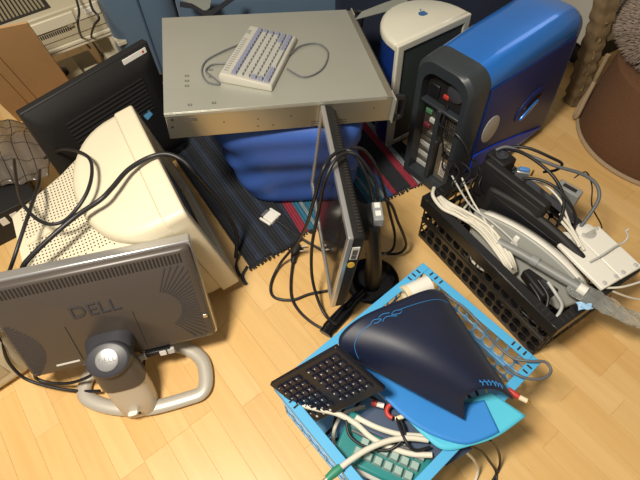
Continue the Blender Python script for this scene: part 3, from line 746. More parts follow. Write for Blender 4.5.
# gunmetal rear hood with openings
gs = [tsec(.0, .012, THt-.008), tsec(.012, .002, THt), tsec(.078, -.001, THt+.001)]
hood_ring = MB()
n_ = len(gs[0])
inner = [(-.0, y, z) for (x, y, z) in gs[0]]
def shrink(pts, x, d):
    return [(x, d + (y - 0) * (TWd - 2*d) / TWd, .012 + d + (z - .012) * (THt - .03 - 2*d) / (THt - .012)) for (_, y, z) in pts]
hood_ring.loft(gs, cap=False); hood_ring.loft([gs[0], shrink(gs[0], .004, .019), shrink(gs[0], .055, .021)], cap=False)
hood_ring.build('rear_hood', GUN, tw, smooth=40)
MB().box(.05, .056, .02, TWd-.02, .03, THt-.04).build('rear_plate', mat('zinc_plate', '#8E8C82', .45, metal=.6, var=.12), tw)
MB().box(.012, .05, .027, TWd-.027, .315, .325).build('divider', GUN, tw, bevel=.003)
MB().box(.010, .05, .096, .112, .03, .32).build('divider', GUN, tw, bevel=.003)
pb = MB().box(.03, .051, .03, TWd-.03, .328, .43).build('power_supply', BLACKM, tw, bevel=.004)
MB().box(.025, .034, .09, .11, .355, .368).build('power_switch', RED, pb, bevel=.002)
MB().box(.022, .034, .125, .16, .345, .385).build('power_inlet', BLACKP, pb, bevel=.003)
MB().lathe([(.028, 0), (.028, .006), (.02, .008)], 24, T(.03, .07, .39) @ RY(-90)).build('fan_grille', CHAR, pb)
io = MB().box(.044, .051, .115, .178, .17, .31).build('port_plate', mat('port_plate_dark', '#4B463F', .5, metal=.4), tw)
for i, (z, mm) in enumerate(((.285, mat('port_purple', '#6B4A7E', .5)), (.262, mat('port_green', '#4B7F59', .5)), (.235, LGREY), (.205, mat('port_maroon', '#6E2C38', .5)), (.18, METALB))):
    MB().box(.036, .046, .125 + (i % 2)*.02, .15 + (i % 2)*.02, z, z+.016).build('port', mm, io, bevel=.002)
vm = MB()
for i in range(7):
    for j in range(8): vm.box(.046, .0505, .034 + i*.0085, .040 + i*.0085, .20 + j*.012, .209 + j*.012)
MB().box(.046, .0505, .03, .094, .19, .30).build('fan_mesh_plate', METALB, tw); 
vm2 = MB(); vm2.v = [(x - .001, y, z) for x, y, z in vm.v]; vm2.f = vm.f; vm2.build('fan_mesh_holes', HOLE, tw, stuff=True)
for i in range(6):
    MB().box(.042, .051, .118 + (i % 2)*.0, .175, .035 + i*.022, .052 + i*.022).build('slot_cover', METALB if i % 2 else LGREY, tw, bevel=.001)
psu = MB().box(.035, .051, .032, .092, .035, .18).build('drive_cage', METALB, tw, bevel=.002)
MB().box(.032, .036, .045, .075, .14, .165).build('socket', BLACKP, psu, bevel=.002)
MB().box(.033, .036, .04, .07, .06, .12).build('serial_label', WHITEP, psu)
m = MB()
for i in range(9): m.box(.0325, .0335, .043, .067, .065 + i*.006, .0675 + i*.006)
m.build('label_print', HOLE, psu, stuff=True)
for i in range(12):
    MB().box(.02, .06, TWd-.004, TWd+.003, .05 + i*.028, .066 + i*.028).build('side_fin', CARBLUED, tw, bevel=.002)
for x in (.08, .48):
    for y in (.03, TWd-.03): MB().lathe([(.02, 0), (.022, .013)], 14, T(x, y, 0)).build('foot', BLACKM, tw)
MB().tube(cat([TM @ Vector((.03, .10, .33)), TM @ Vector((-.01, .08, .30)), TM @ Vector((-.02, .0, .31)), TM @ Vector((-.01, -.05, .25)), TM @ Vector((-.015, -.03, .16)), TM @ Vector((-.01, .03, .15)), TM @ Vector((.03, .06, .16))], 8), .003, 8).build('power_lead', CABLEK, tw, world=True)
MB().tube(cat([TM @ Vector((.03, .09, .34)), TM @ Vector((.0, .075, .28)), TM @ Vector((.01, .065, .22)), TM @ Vector((.02, .06, .17))], 8), .003, 8).build('power_lead', CABLEK, tw, world=True)

# ================================================================== WHITE / BLUE ROUNDED COMPUTER
m0 = P(397, 45, .43); m1 = P(470, 12, .43)
WX = (m1 - m0); WL = WX.length + .005
WMx = frame((m0.x, m0.y, 0), WX, (0, 0, 1))
mc = thing('rounded_computer', 'milky white and blue rounded computer between server and blue tower', 'computer', WMx)
def dsh(z, ins):
    pts = [(ins, ins, z), (WL-ins, ins, z)]
    for k in range(1, 16):
        a = math.pi*k/16; pts.append((WL/2 + (WL/2 - ins)*math.cos(a), .02 + (.165 - ins)*math.sin(a), z))
    return pts
MB().loft([dsh(.012, .006), dsh(.41, .006)]).build('body', MACB, mc, smooth=40)
cp = MB().loft([dsh(.405, .0), dsh(.418, .0), dsh(.426, .004), dsh(.43, .014)]).build('top_cap', MACW, mc, smooth=60)
fr_ = MB().ring([(0, .012), (WL, .012), (WL, .426), (0, .426)], [(.03, .03), (WL-.025, .03), (WL-.025, .40), (.03, .40)], -.006, .01); fr_.build('side_frame', MACW, mc, bevel=.004)
MB().box(.03, WL-.03, -.001, .008, .02, .402).build('side_panel', MACG, mc)
lg = P(423, 13.5, .43); lq = WMx.inverted() @ lg
ap = []
for k in range(36):
    a = 2*math.pi*k/36; r = .0145*(1 + .06*math.cos(2*a) - .13*max(0, math.cos(a - math.pi/2))**10 - .1*max(0, math.cos(a + math.pi/2))**10)
    x, y = r*math.cos(a), r*math.sin(a)*1.0
    d = math.hypot(x - .0165, y - .002)
    if d < .0075: x = .0165 - .0075*(.0165-x)/d; y = .002 + (y - .002)*.0075/d
    ap.append((x, y))
lm = WMx @ T(lq.x, lq.y, .430) @ rotz(-8)
lo = MB().prism(ap, 0, .0012, lm).build('fruit_emblem', LOGOB, mc, world=True)
MB().prism([(.0, .016), (.006, .019), (.009, .026), (.003, .023)], 0, .0012, lm).build('emblem_leaf', LOGOB, lo, world=True)

# ================================================================== CABINET, LOG, CAT BARREL
cc0 = P(588, 51, .10); cc1 = P(572, 41, .10)
cdx = (cc0 - cc1).normalized()
KM = frame((cc0.x, cc0.y, 0), cdx, (0, 0, 1))
kc = thing('white_cabinet', 'plain white cabinet with recessed plinth behind the gnarled log', 'cabinet', KM)
MB().box(-.50, 0, 0, .45, .10, .85).build('carcass', CABW, kc, bevel=.004)
MB().box(-.48, -.02, .03, .42, 0, .10).build('plinth', BLACKM, kc)
dr = MB().box(-.495, -.004, -.018, -.001, .115, .84).build('door', CABW, kc, bevel=.003)
MB().tube([(-.06, -.04, .5), (-.06, -.04, .6)], .005, 8).build('handle', METALB, dr)
lgp = [P(574, 104, .004) + Vector((.006, .02, 0)), P(586, 72, .14), P(597, 42, .26), P(608, 8, .40), P(614, -20, .50)]
pts = cat([lgp[0].lerp(lgp[-1], k/4)*.7 + lgp[k]*.3 for k in range(5)], 9); rnd = random.Random(3)
rings = []; N = len(pts)
for i, p in enumerate(pts):
    t = (pts[min(i+1, N-1)] - pts[max(i-1, 0)]).normalized(); x = t.cross(Vector((0, 1, 0))).normalized(); y = x.cross(t)
    R0 = .036 + .003*math.sin(i*1.7)
    if i == 0: t = Vector((0,0,1)); x = Vector((1,0,0)); y = Vector((0,1,0))
    rings.append([p + (x*math.cos(2*math.pi*k/18) + y*math.sin(2*math.pi*k/18))*(R0*(1 + .12*math.sin(5*k*2*math.pi/18 + .25*math.sin(i*.6)) + .07*rnd.uniform(-1, 1))) for k in range(18)])
lgt = thing('bark_log', 'gnarled bark log standing between blue tower and brown cat drum', 'log', T(lgp[0].x, lgp[0].y, 0))
MB().loft(rings).build('trunk', BARK, lgt, world=True, smooth=50)
for off, w_ in ((-.008, .007), (.010, .006)):
    pp = []
    for i, p in enumerate(pts[1:26]):
        d = (Vector((0, 0, CAM_H)) - p).normalized(); sd = Vector((0, 0, 1)).cross(d).normalized()
        pp.append(p + d*.034 + sd*(off + .005*math.sin(i*1.3 + off*200)))
    MB().tube(pp, [w_*(.5 + .7*math.sin(i*1.9 + off*300)**2) for i in range(len(pp))], 6).build('bare_patch', BARKL, lgt, world=True, smooth=70)

DC = Vector((1.268, 1.312, 0)); DR = .278
dm = thing('cat_drum', 'brown sisal cat drum with cream edging beneath a plush cushion', 'cat furniture', T(*DC))
MB().lathe([(DR-.006, .004), (DR, .012), (DR-.010, .15), (DR-.022, .28), (DR-.06, .298), (.02, .298)], 72).build('sisal_wall', SISAL, dm, smooth=50)
MB().tube([(DR*math.cos(k*math.pi/36)*1.006, DR*math.sin(k*math.pi/36)*1.006, .008) for k in range(72)], .0085, 8, closed=True).build('hem_piping', PIPING, dm, smooth=60)
aa = math.radians(146)
def dp(a, z, e=.004): return Vector(((DR+e)*math.cos(a), (DR+e)*math.sin(a), z))
MB().tube(cat([dp(aa + .05, .26), dp(aa + .02, .18), dp(aa - .01, .12), dp(aa + .05, .05, .012), dp(aa + .16, .012, .016), dp(aa + .22, .03, .012), dp(aa + .15, .09, .008), dp(aa + .05, .15)], 7), .0085, 8).build('seam_piping', PIPING, dm, smooth=60)
# plush cushion
fc = Vector((1.300, 1.372, .30))
pl = thing('plush_cushion', 'shaggy taupe plush cushion on top of the brown cat drum', 'cushion', T(*fc))
CR, CHh = .290, .15
def cush(a, f):
    r = CR*(1 - abs(2*f-1)**2.6*.28) if f > .001 else CR*.7
    return Vector((r*math.cos(a), r*math.sin(a), CHh*f))
MB().loft([[cush(2*math.pi*k/40, i/10) for k in range(40)] for i in range(11)] + [[Vector((CR*.72*s*math.cos(2*math.pi*k/40), CR*.72*s*math.sin(2*math.pi*k/40), CHh + .03*(1-s*s))) for k in range(40)] for s in (.8, .5, .2)]).build('pad', FURD, pl, smooth=60)
fm = MB(); rr = random.Random(5)
for i in range(9000):
    a = rr.uniform(math.pi*.55, math.pi*1.75)
    if rr.random() < .55:
        f = rr.uniform(0.05, 1); p = cush(a, f); nrm = Vector((p.x, p.y, (f-.5)*.35)).normalized()
    else:
        s = math.sqrt(rr.random())*.95; p = Vector((CR*.74*s*math.cos(a), CR*.74*s*math.sin(a), CHh + .03*(1-s*s))); nrm = Vector((p.x*.4, p.y*.4, .3)).normalized()
    L = rr.uniform(.016, .030); d = (nrm + Vector((rr.uniform(-.5, .5), rr.uniform(-.5, .5), rr.uniform(-.6, .2)))).normalized()
    x = d.orthogonal().normalized()*.0032; y = d.cross(x)
    o = len(fm.v); fm.v += [tuple(p + x), tuple(p - x*.5 + y*.87), tuple(p - x*.5 - y*.87), tuple(p + d*L)]
    fm.f += [(o, o+1, o+3), (o+1, o+2, o+3), (o+2, o, o+3)]
fm.build('plush_pile', FUR, pl, stuff=True, smooth=80)

# ================================================================== LEFT EDGE CLUTTER
q0 = P(0, 246, .30)
oc = thing('beige_tower_case', 'beige computer case lying behind the charcoal monitor corner', 'computer', T(-.80, .535, 0) @ rotz(38))
MB().box(-.26, 0, 0, .34, .004, .20).build('case', BEIGEW, oc, bevel=.03, seg=4)
MB().box(-.004, .003, .04, .30, .03, .16).build('front_bezel', BEIGE, oc, bevel=.003)
MB().box(-.2, -.05, -.002, .01, .06, .12).build('drive_bay', BEIGE, oc, bevel=.003)
q1 = P(0, 210, .10)
dk = thing('black_component_box', 'black hardware box with white print under the antistatic bag', 'box', T(q1.x - .03, q1.y + .09, 0) @ rotz(35))
MB().box(-.10, .085, -.13, .13, 0, .12).build('carton', BLACKM, dk, bevel=.002)
for i in range(4): MB().box(-.08 + i*.035, -.058 + i*.035, -.1315, -.13, .07, .10).build('print_block', WHITEP, dk)
q2 = P(14, 152, .16); sb = random.Random(11)
def bagf(u, v):
    a = P(-14 + 66*u, 128 + 62*v - 10*u, .125)
    z = .128 + .05*math.sin(math.pi*u)*math.sin(math.pi*v) + .018*math.sin(7*u+4*v)*math.sin(5*v+1) + .012*abs(math.sin(11*u-6*v))
    return (a.x, a.y, z)
bg_ = thing('antistatic_bag', 'crumpled clear antistatic bag with dark grid print beside the cardboard', 'bag', T(q2.x, q2.y, .12))
MB().grid(bagf, 26, 22).build('film', BAG, bg_, world=True, solid=.0015)
m = MB()
for i in range(7): m.tube([Vector(bagf(min(1, max(0, i/6*1.2 - .2 + .25*t)), t)) + Vector((0, 0, .0018)) for t in [k/16 for k in range(17)]], .0012, 4)
for i in range(6): m.tube([Vector(bagf(t, min(1, max(0, i/5 - .12*t)))) + Vector((0, 0, .0018)) for t in [k/16 for k in range(17)]], .0012, 4)
m.build('grid_print', HOLE, bg_, world=True, stuff=True)

# ================================================================== CRATES
RW = .022
def crate(name, label, o, yaw, Lx, Ly, Hc_, m_rim, m_wall, nx, ny):
    M = T(o[0], o[1], 0) @ rotz(yaw)             # rim corner at the origin, x to the far corner, -y to the near side
    t = thing(name, label, 'crate', M)
    rw, fh = (.026, .045) if 'black' in name else (.022, .028)
    for nm, (x0, x1, y0, y1) in (('rim_rail', (0, Lx, -rw, 0)), ('rim_rail', (0, Lx, -Ly, -Ly+rw)), ('rim_rail', (0, rw, -Ly+rw, -rw)), ('rim_rail', (Lx-rw, Lx, -Ly+rw, -rw))):
        r = MB().box(x0, x1, y0, y1, Hc_-.004, Hc_)
        if x1-x0 > y1-y0:
            yo = y0 if y0 < -Ly/2 else y1-.003
            r.box(x0, x1, yo, yo+.003, Hc_-fh, Hc_-.004)
        else:
            xo = x0 if x0 < Lx/2 else x1-.003
            r.box(xo, xo+.003, y0-rw*.9, y1+rw*.9, Hc_-fh, Hc_-.004)
        r = r.build(nm, m_rim, t, bevel=.0012)
        for e in (0, 1):
            for k in range(3):
                if x1-x0 > y1-y0:
                    xx = x0 + .030 + k*.016 if e == 0 else x1 - .030 - k*.016
                    MB().box(xx-.0022, xx+.0022, y0+.005, y1-.004, Hc_-.0005, Hc_+.0004).build('slot', HOLE, r)
                else:
                    yy = y0 + .016 + k*.016 if e == 0 else y1 - .016 - k*.016
                    MB().box(x0+.005, x1-.004, yy-.0022, yy+.0022, Hc_-.0005, Hc_+.0004).build('slot', HOLE, r)
    zt = Hc_ - .004; zm = Hc_*.48
    def lattice(L, n, z0, z1, nz):
        mb = MB(); th = .003; b = .0045
        mb.box(0, L, 0, th, z0, z0+.012); mb.box(0, L, 0, th, z1-.012, z1)
        for i in range(n+1):
            x = (L-b)*i/n; mb.box(x, x+b, 0, th, z0+.012, z1-.012)
        for j in range(1, nz):
            z = z0 + .012 + (z1-z0-.024)*j/nz; mb.box(0, L, 0, th*.8, z-.002, z+.002)
        # rounded webs in the openings
        for i in range(n):
            for j in range(nz):
                xa, xb = (L-b)*i/n + b, (L-b)*(i+1)/n; za = z0+.012 + (z1-z0-.024)*j/nz; zb = z0+.012 + (z1-z0-.024)*(j+1)/nz
                c = min(xb-xa, zb-za)*.32
                for (x, z, sx, sz) in ((xa, za, 1, 1), (xb, za, -1, 1), (xa, zb, 1, -1), (xb, zb, -1, -1)):
                    mb.add([(x, 0, z), (x+sx*c, 0, z), (x, 0, z+sz*c), (x, th*.8, z), (x+sx*c, th*.8, z), (x, th*.8, z+sz*c)], [(0, 1, 2), (5, 4, 3), (0, 3, 4, 1), (1, 4, 5, 2), (2, 5, 3, 0)])
        return mb
    ins = .010
    for (Mx, L, n) in ((T(ins, -ins-.003, 0), Lx-2*ins, nx), (T(ins, -Ly+ins, 0), Lx-2*ins, nx), (T(ins+.003, -Ly+ins, 0) @ rotz(90), Ly-2*ins, ny), (T(Lx-ins, -Ly+ins, 0) @ rotz(90), Ly-2*ins, ny)):
        for (z0, z1, nm) in ((.004, zm, 'lower_wall'), (zm+.002, zt, 'upper_wall')):
            mb = lattice(L, n, z0, z1, 2); mb.v = [tuple(Mx @ Vector(p)) for p in mb.v]
            w_ = mb.build(nm, m_wall, t, smooth=0)
        MB().box(0, L, -.002, .005, zm-.003, zm+.004, Mx).build('fold_hinge', m_wall, t)
    MB().box(ins, Lx-ins, -Ly+ins, -ins, .002, .005).build('bottom', m_wall, t)
    return t, M
BLO = Vector((-.124, .376, .212)); BH = .212
bc_, BCM = crate('blue_folding_crate', 'sky blue plastic folding crate filled with keyboards, pads and cables', BLO, 38.2, .497, .362, BH, CRATEB, CRATEBL, 15, 11)
KO = Vector((.305, .923, .195)); KH = .195
kc_, KCM = crate('black_folding_crate', 'black plastic folding crate filled with adapters and white cables', KO, 30.1, .31, .51, KH, CRATEK, CRATEK, 9, 15)

def cable(pts, r, m, label, nm='cable', group=None, n=8, cat_='cable', ns=8):
    w3 = [P(*p) if len(p) == 3 else Vector(p[:3]) for p in pts]
    return tag(MB().tube(cat(w3, ns), r, n).build(nm, m, smooth=60), label, cat_, group)

# ------------------------------------------------------------------ blue crate contents
def B_(x, y, z): return BCM @ Vector((x, -y, z))
def heap(fn, Lx, Ly, z0, z1, count, seed, m, r, label, group):
    rg = random.Random(seed)
    for i in range(count):
        pts = []; x, y = rg.uniform(.06, Lx-.06), rg.uniform(.06, Ly-.06); a = rg.uniform(0, 6.28)
        zb = z0 + (z1 - z0)*i/max(1, count-1)
        for k in range(9):
            pts.append(fn(x, y, zb + rg.uniform(-.006, .006)))
            a += rg.uniform(.3, 1.1); x += .06*math.cos(a); y += .06*math.sin(a)
            if x < .035 or x > Lx-.035: a = math.pi - a; x = min(max(x, .035), Lx-.035)
            if y < .035 or y > Ly-.035: a = -a; y = min(max(y, .035), Ly-.035)
        tag(MB().tube(cat(pts, 7), r, 7).build('cable', m, smooth=60), label, 'cable', group)
heap(B_, .497, .362, .02, .10, 10, 21, CABLEK, .004, 'black cable coiled in the bottom of the blue crate', 'black cables heaped in the blue crate')
heap(B_, .497, .362, .05, .12, 4, 5, CABLEW, .0045, 'white cable coiled in the bottom of the blue crate', 'white cables heaped in the blue crate')
heap(lambda x, y, z: KCM @ Vector((x, -y, z)), .31, .51, .02, .12, 12, 33, CABLEK, .004, 'black cable heaped in the black crate', 'black cables heaped in the black crate')
heap(lambda x, y, z: KCM @ Vector((x, -y, z)), .31, .51, .03, .10, 6, 37, CABLEW, .004, 'white cable heaped in the black crate', 'white cables heaped in the black crate')

# black keyboard poking out over the left rim
ka, kb_ = P(271, 381, .240), P(317, 418, .155)
zz = min((abs((P(346, 359, z*.001) - ka).dot(kb_ - ka)), z) for z in range(200, 360))[1]*.001
print('kbd far z', zz)
kd = P(346, 359, zz)
kx_ = (kb_ - ka); kyd = kd - ka
KBM = frame(ka, kx_, kx_.cross(kyd))
KBW = kx_.length; KBL = .215
bkb = thing('black_keyboard', 'slim black keyboard poking out of the blue crate beneath the dark mouse mat', 'keyboard', KBM)
MB().box(0, KBW, 0, KBL, 0, .012).build('case', mat('black_blue_plastic', '#131620', .35), bkb, bevel=.003)
BKEY = mat('black_keycap', '#151a2c', .32)
kmesh = None
nc = 6; cw = (KBW-.03)/nc
for j in range(10):
    for i in range(nc):
        if j == 4 and i != 9: continue
        if kmesh is None:
            kk = MB().loft([[(0, 0, .011), (cw-.003, 0, .011), (cw-.003, .0165, .011), (0, .0165, .011)], [(.0018, .0018, .016), (cw-.0048, .0018, .016), (cw-.0048, .0147, .016), (.0018, .0147, .016)]]).build('key', BKEY, bkb, smooth=0); kmesh = kk.data
        else:
            kk = D.objects.new('key', kmesh); COL.objects.link(kk); kk.parent = bkb
        kk.location = (.012 + i*cw, .012 + j*.0195, 0)
lg_ = MB(); rg = random.Random(2)
for j in range(10):
    for i in range(nc):
        if j == 4: continue
        x, y = .012 + i*cw + .004, .012 + j*.0195 + .005
        lg_.box(x, x+rg.choice((.0018, .003)), y, y+rg.choice((.0016, .0028)), .016, .0163)
lg_.build('key_legends', WHITEP, bkb, stuff=True, smooth=0)
for i in range(3): MB().lathe([(.003, .012), (.003, .0128)], 12, T(KBW-.014, .02 + i*.022, 0)).build('indicator', WHITEP, bkb)

# dark gaming mouse mat arched over the crate
S0 = [P(341, 352, .295), P(340, 336, .318), P(360, 318, .335), P(396, 302, .330), P(428, 290, .30), P(442, 292, .270)]
S1 = [P(464, 419, .245), P(464, 402, .285), P(470, 393, .305), P(484, 389, .308), P(500, 391, .292), P(513, 399, .268)]
c0_, c1_ = cat(S0, 6), cat(S1, 6)
def matpt(u, v):
    i = u*(len(c0_)-1); a = int(min(i, len(c0_)-2)); f = i-a
    p = c0_[a].lerp(c0_[a+1], f); q = c1_[a].lerp(c1_[a+1], f)
    r = p.lerp(q, v); r.z += .022*math.sin(math.pi*v)*math.sin(math.pi*min(1, u*1.1)); return r
gm = thing('gaming_mouse_mat', 'curled black mouse mat with thin blue tribal line print on the blue crate', 'mouse mat', loc=(.2, .5, .22))
MB().grid(matpt, 30, 30).build('cloth', PADK, gm, world=True, solid=.004, smooth=80)
def on_mat(u, v, e=.0028):
    p = matpt(u, v); a = matpt(min(1, u+.01), v) - matpt(max(0, u-.01), v); b = matpt(u, min(1, v+.01)) - matpt(u, max(0, v-.01))
    n = a.cross(b).normalized(); n = n if n.z > 0 else -n
    return p + n*e
def mark(uv, r, nm, closed=False): MB().tube([on_mat(u, v) for u, v in uv], r, 5, closed=closed).build(nm, PRINTB, gm, world=True)
mark([(.06 + .34*k/20, .11 + .05*(1-k/20)**2) for k in range(21)], .0007, 'print_line')
mark([(.58 + .36*k/20, .035 + .04*(k/20) + .06) for k in range(21)], .0007, 'print_line')
for uv in ([(.40, .03), (.43, .015), (.46, .04), (.43, .055), (.41, .045)], [(.58, .035), (.55, .015), (.52, .04), (.55, .06), (.57, .05)], [(.45, .07), (.49, .04), (.53, .075)], [(.46, .015), (.49, -.0), (.52, .015)]):
    mark([(q.x, q.y + .075) for q in cat([Vector((a, b, 0)) for a, b in uv], 5)], .0008, 'print_emblem')
rg = random.Random(8)
for i in range(6):
    u0 = .62 + i*.047
    mark([(u0, .92), (u0 + .012, .945), (u0 - .01 + .02*rg.random(), .97)], .0011, 'print_glyph')
    mark([(u0 - .012, .935), (u0 + .028, .94)], .0009, 'print_glyph')

def sheet(name, label, cor, m, sag=0.0, nb=14):
    a, b, c, d = [P(*q) for q in cor]
    def f(u, v):
        p = a.lerp(b, u).lerp(d.lerp(c, u), v); p.z += sag*math.sin(math.pi*u)*math.sin(math.pi*v*.5 + .3); return p
    return tag(MB().grid(f, nb, nb).build(name, m, solid=.003, smooth=80), label, 'mouse mat')
def sheet_curve(name, label, e0, e1, m):
    A, B2 = cat([P(*q) for q in e0], 6), cat([P(*q) for q in e1], 6)
    return tag(MB().grid(lambda u, v: A[int(round(u*(len(A)-1)))].lerp(B2[int(round(u*(len(B2)-1)))], v), len(A)-1, 10).build(name, m, solid=.003, smooth=80), label, 'mouse mat')
sheet_curve('blue_mouse_mat', 'bright blue thin mouse mat lying under the dark curled mat',
    [(354, 372, .244), (378, 392, .238), (404, 417, .232), (430, 434, .228), (462, 444, .226), (482, 440, .226), (499, 432, .227)],
    [(362, 350, .236), (392, 366, .232), (420, 384, .228), (440, 396, .224), (462, 402, .224), (474, 402, .224), (484, 400, .225)], PADB)
sheet_curve('cyan_mouse_mat', 'pale cyan thin sheet showing below the bright blue mat',
    [(404, 416, .225), (424, 436, .221), (444, 450, .219), (470, 446, .219), (498, 436, .219), (526, 416, .220)],
    [(424, 392, .222), (440, 398, .219), (452, 402, .217), (466, 400, .217), (478, 396, .217), (490, 392, .218)], PADC)
# teal keyboard with clear keys
ta, tb_, td = P(332, 456, .165), P(420, 499, .155), P(352, 428, .165)
TX = (tb_ - ta); TYv = td - ta
TKM = frame(ta, TX, TX.cross(TYv)); TKL = TX.length
tk = thing('teal_keyboard', 'teal keyboard with frosted clear key caps half buried in the blue crate', 'keyboard', TKM)
MB().box(0, TKL, 0, .105, -.012, .010).build('case', TEAL, tk, bevel=.006, seg=3)
MB().box(.004, TKL-.004, -.008, .01, -.012, -.002).build('front_lip', LGREY, tk, bevel=.003)
km2 = None
for j in range(3):
    for i in range(9):
        x = .038 + i*.0225 + j*.006; y = .018 + j*.0235
        if x > TKL - .03 or (j == 2 and i < 2): continue
        if km2 is None:
            kk = MB().loft([[(0, 0, .009), (.021, 0, .009), (.021, .021, .009), (0, .021, .009)], [(.003, .003, .025), (.018, .003, .025), (.018, .018, .025), (.003, .018, .025)]]).build('key', CLEARK, tk, bevel=.0015, smooth=0); km2 = kk.data
        else:
            kk = D.objects.new('key', km2); COL.objects.link(kk); kk.parent = tk
            md = kk.modifiers.new('bevel', 'BEVEL'); md.width = .0015; md.segments = 2
        kk.location = (x, y, 0)
kk = D.objects.new('key', km2); COL.objects.link(kk); kk.parent = tk; kk.location = (.012, .070, 0)
# pale card panel below teal keyboard, blue ribbon, assorted
tag(MB().tube(cat([P(302, 405, .205), P(318, 409, .205), P(338, 414, .200), P(356, 424, .195), P(372, 438, .19), P(392, 448, .188), P(412, 454, .188), P(432, 455, .19)], 8), .0062, 10).build('cable', CABLEW, smooth=60), 'thick white cable draped from the black keyboard towards the blue mat', 'cable')
wc = thing('white_cable_with_plug', 'thick white cable ending in a green plug over the blue crate side', 'cable', T(*P(338, 466, .21)))
MB().tube(cat([P(428, 440, .20), P(408, 438, .205), P(388, 441, .21), P(368, 449, .215), P(352, 459, .22), P(340, 468, .225)], 8), .0062, 10).build('lead', CABLEW, wc, world=True, smooth=60)
MB().tube([P(341, 467, .225), P(335, 472, .224), P(327, 479, .222)], [.008, .0095, .0075], 12).build('plug', GREEN, wc, world=True, smooth=60)
MB().tube([P(327, 479, .222), P(322, 483, .222)], .0045, 10).build('plug_tip', METALB, wc, world=True)
cable([(356, 417, .197), (376, 427, .197), (398, 434, .195), (420, 436, .195), (436, 438, .195)], .0062, CABLEW, 'thick white cable running under the cyan sheet')
cable([(352, 430, .188), (374, 440, .187), (398, 446, .186), (424, 452, .186)], .004, CABLEG, 'thin grey cable lying across the teal keyboard')
cable([(346, 420, .20), (350, 436, .196), (366, 447, .194), (388, 450, .196), (402, 440, .206), (404, 428, .205), (398, 416, .2)], .0032, CABLEK, 'thin black cable looped over the teal keyboard keys')
cable([(396, 416, .2), (404, 438, .212), (414, 450, .206), (430, 447, .2)], .0032, CABLEK, 'thin black cable hooked beside the clear keys')
sheet('blue_plastic_folder', 'dusty navy plastic slab lying behind the teal keyboard', [(350, 424, .178), (378, 400, .178), (474, 448, .176), (446, 466, .176)], mat('dusty_navy_plastic', '#3A4B66', .5))['category'] = 'slab'
rp = thing('red_ring_clip', 'red and white plastic ring lying beside the black keyboard', 'clip', T(*P(397, 410, .2)))
cc_ = P(397, 410, .205)
MB().tube([cc_ + Vector((.022*math.cos(k*.35), .016*math.sin(k*.35), .010*math.sin(k*.35+1))) for k in range(13)], .0055, 10).build('ring', RED, rp, world=True, smooth=60)
MB().tube([cc_ + Vector((.022*math.cos(k*.35+4.5), .016*math.sin(k*.35+4.5), .010*math.sin(k*.35+5.5))) for k in range(5)], .0055, 10).build('pale_end', TAPEC, rp, world=True, smooth=60)
r2 = thing('red_phono_plug', 'red plug with pale sleeve tucked under the dark mat near black keyboard', 'plug', T(*P(376, 402, .2)))
MB().tube([P(372, 402, .205), P(377, 404, .206)], .007, 12).build('grip', RED, r2, world=True); MB().tube([P(377, 404, .206), P(384, 406, .207)], .006, 12).build('sleeve', WHITE, r2, world=True)
# tape roll
te, tf_ = P(404, 296, .205), P(440, 279, .200)
tdv = (tf_ - te).normalized()
TRM = frame(te, tdv.cross(Vector((0, 0, 1))), tdv)
tr = thing('tape_roll', 'white roll of tape on a cream core in the far corner of the blue crate', 'tape', TRM)
MB().loft([[(r*math.cos(k*.2618), r*math.sin(k*.2618), z) for k in range(24)] for r, z in ((.012, .001), (.024, 0), (.026, .002), (.026, .012), (.012, .0125))], closed=True).build('core_flange', TAPEC, tr, smooth=40)
MB().loft([[(r*math.cos(k*.2618), r*math.sin(k*.2618), z) for k in range(24)] for r, z in ((.0125, .012), (.0245, .012), (.0245, .075), (.0125, .075))], closed=True).build('tape', WHITE, tr, smooth=40)
# cables at the right end
cable([(440, 292, .222), (462, 306, .235), (478, 322, .24), (497, 345, .215), (513, 358, .215), (528, 361, .222), (545, 362, .222), (551, 371, .220), (544, 378, .220), (530, 379, .222), (516, 374, .222), (505, 366, .21)], .0035, CABLEG, 'grey cable looping over the right corner of the blue crate')
rca = thing('phono_plug_lead', 'red phono plug with brass tip sticking out under the dark mat', 'plug', T(*P(515, 395, .21)))
MB().tube([P(508, 389, .222), P(514, 394, .222), P(519, 397, .222)], [.0055, .007, .0065], 12).build('grip', RED, rca, world=True, smooth=60)
MB().tube([P(519, 397, .222), P(527, 401, .222)], .0058, 12).build('ferrule', TAPEC, rca, world=True); MB().tube([P(527, 401, .222), P(530, 403, .222)], .003, 10).build('tip', GOLD, rca, world=True)
cable([(470, 446, .19), (482, 452, .13), (490, 462, .06), (496, 472, .01), (496, 486, .004)], .0032, CABLEK, 'thin black cable hanging off the cyan sheet onto the floor')
cable([(490, 440, .2), (497, 448, .12), (500, 458, .05), (499, 468, .012), (493, 480, .004), (484, 492, .004)], .0032, CABLEK, 'thin black cable curling on the floor beside the blue crate')
cable([(466, 452, .17), (474, 460, .1), (478, 470, .03), (474, 484, .004)], .0035, CABLEW, 'pale cable trailing off the blue crate corner')
for i, (a, b_, m_) in enumerate((((330, 365), (345, 352), CABLEW), ((322, 372), (338, 352), GREYP))):
    cable([(a[0], a[1], .17), ((a[0]+b_[0])/2, (a[1]+b_[1])/2 - 3, .19), (b_[0], b_[1], .18), (b_[0]+20, b_[1]-10, .15)], .0045, m_, ('white cable end seen inside the blue crate behind the black keyboard', 'grey cable end seen inside the blue crate behind the black keyboard')[i])

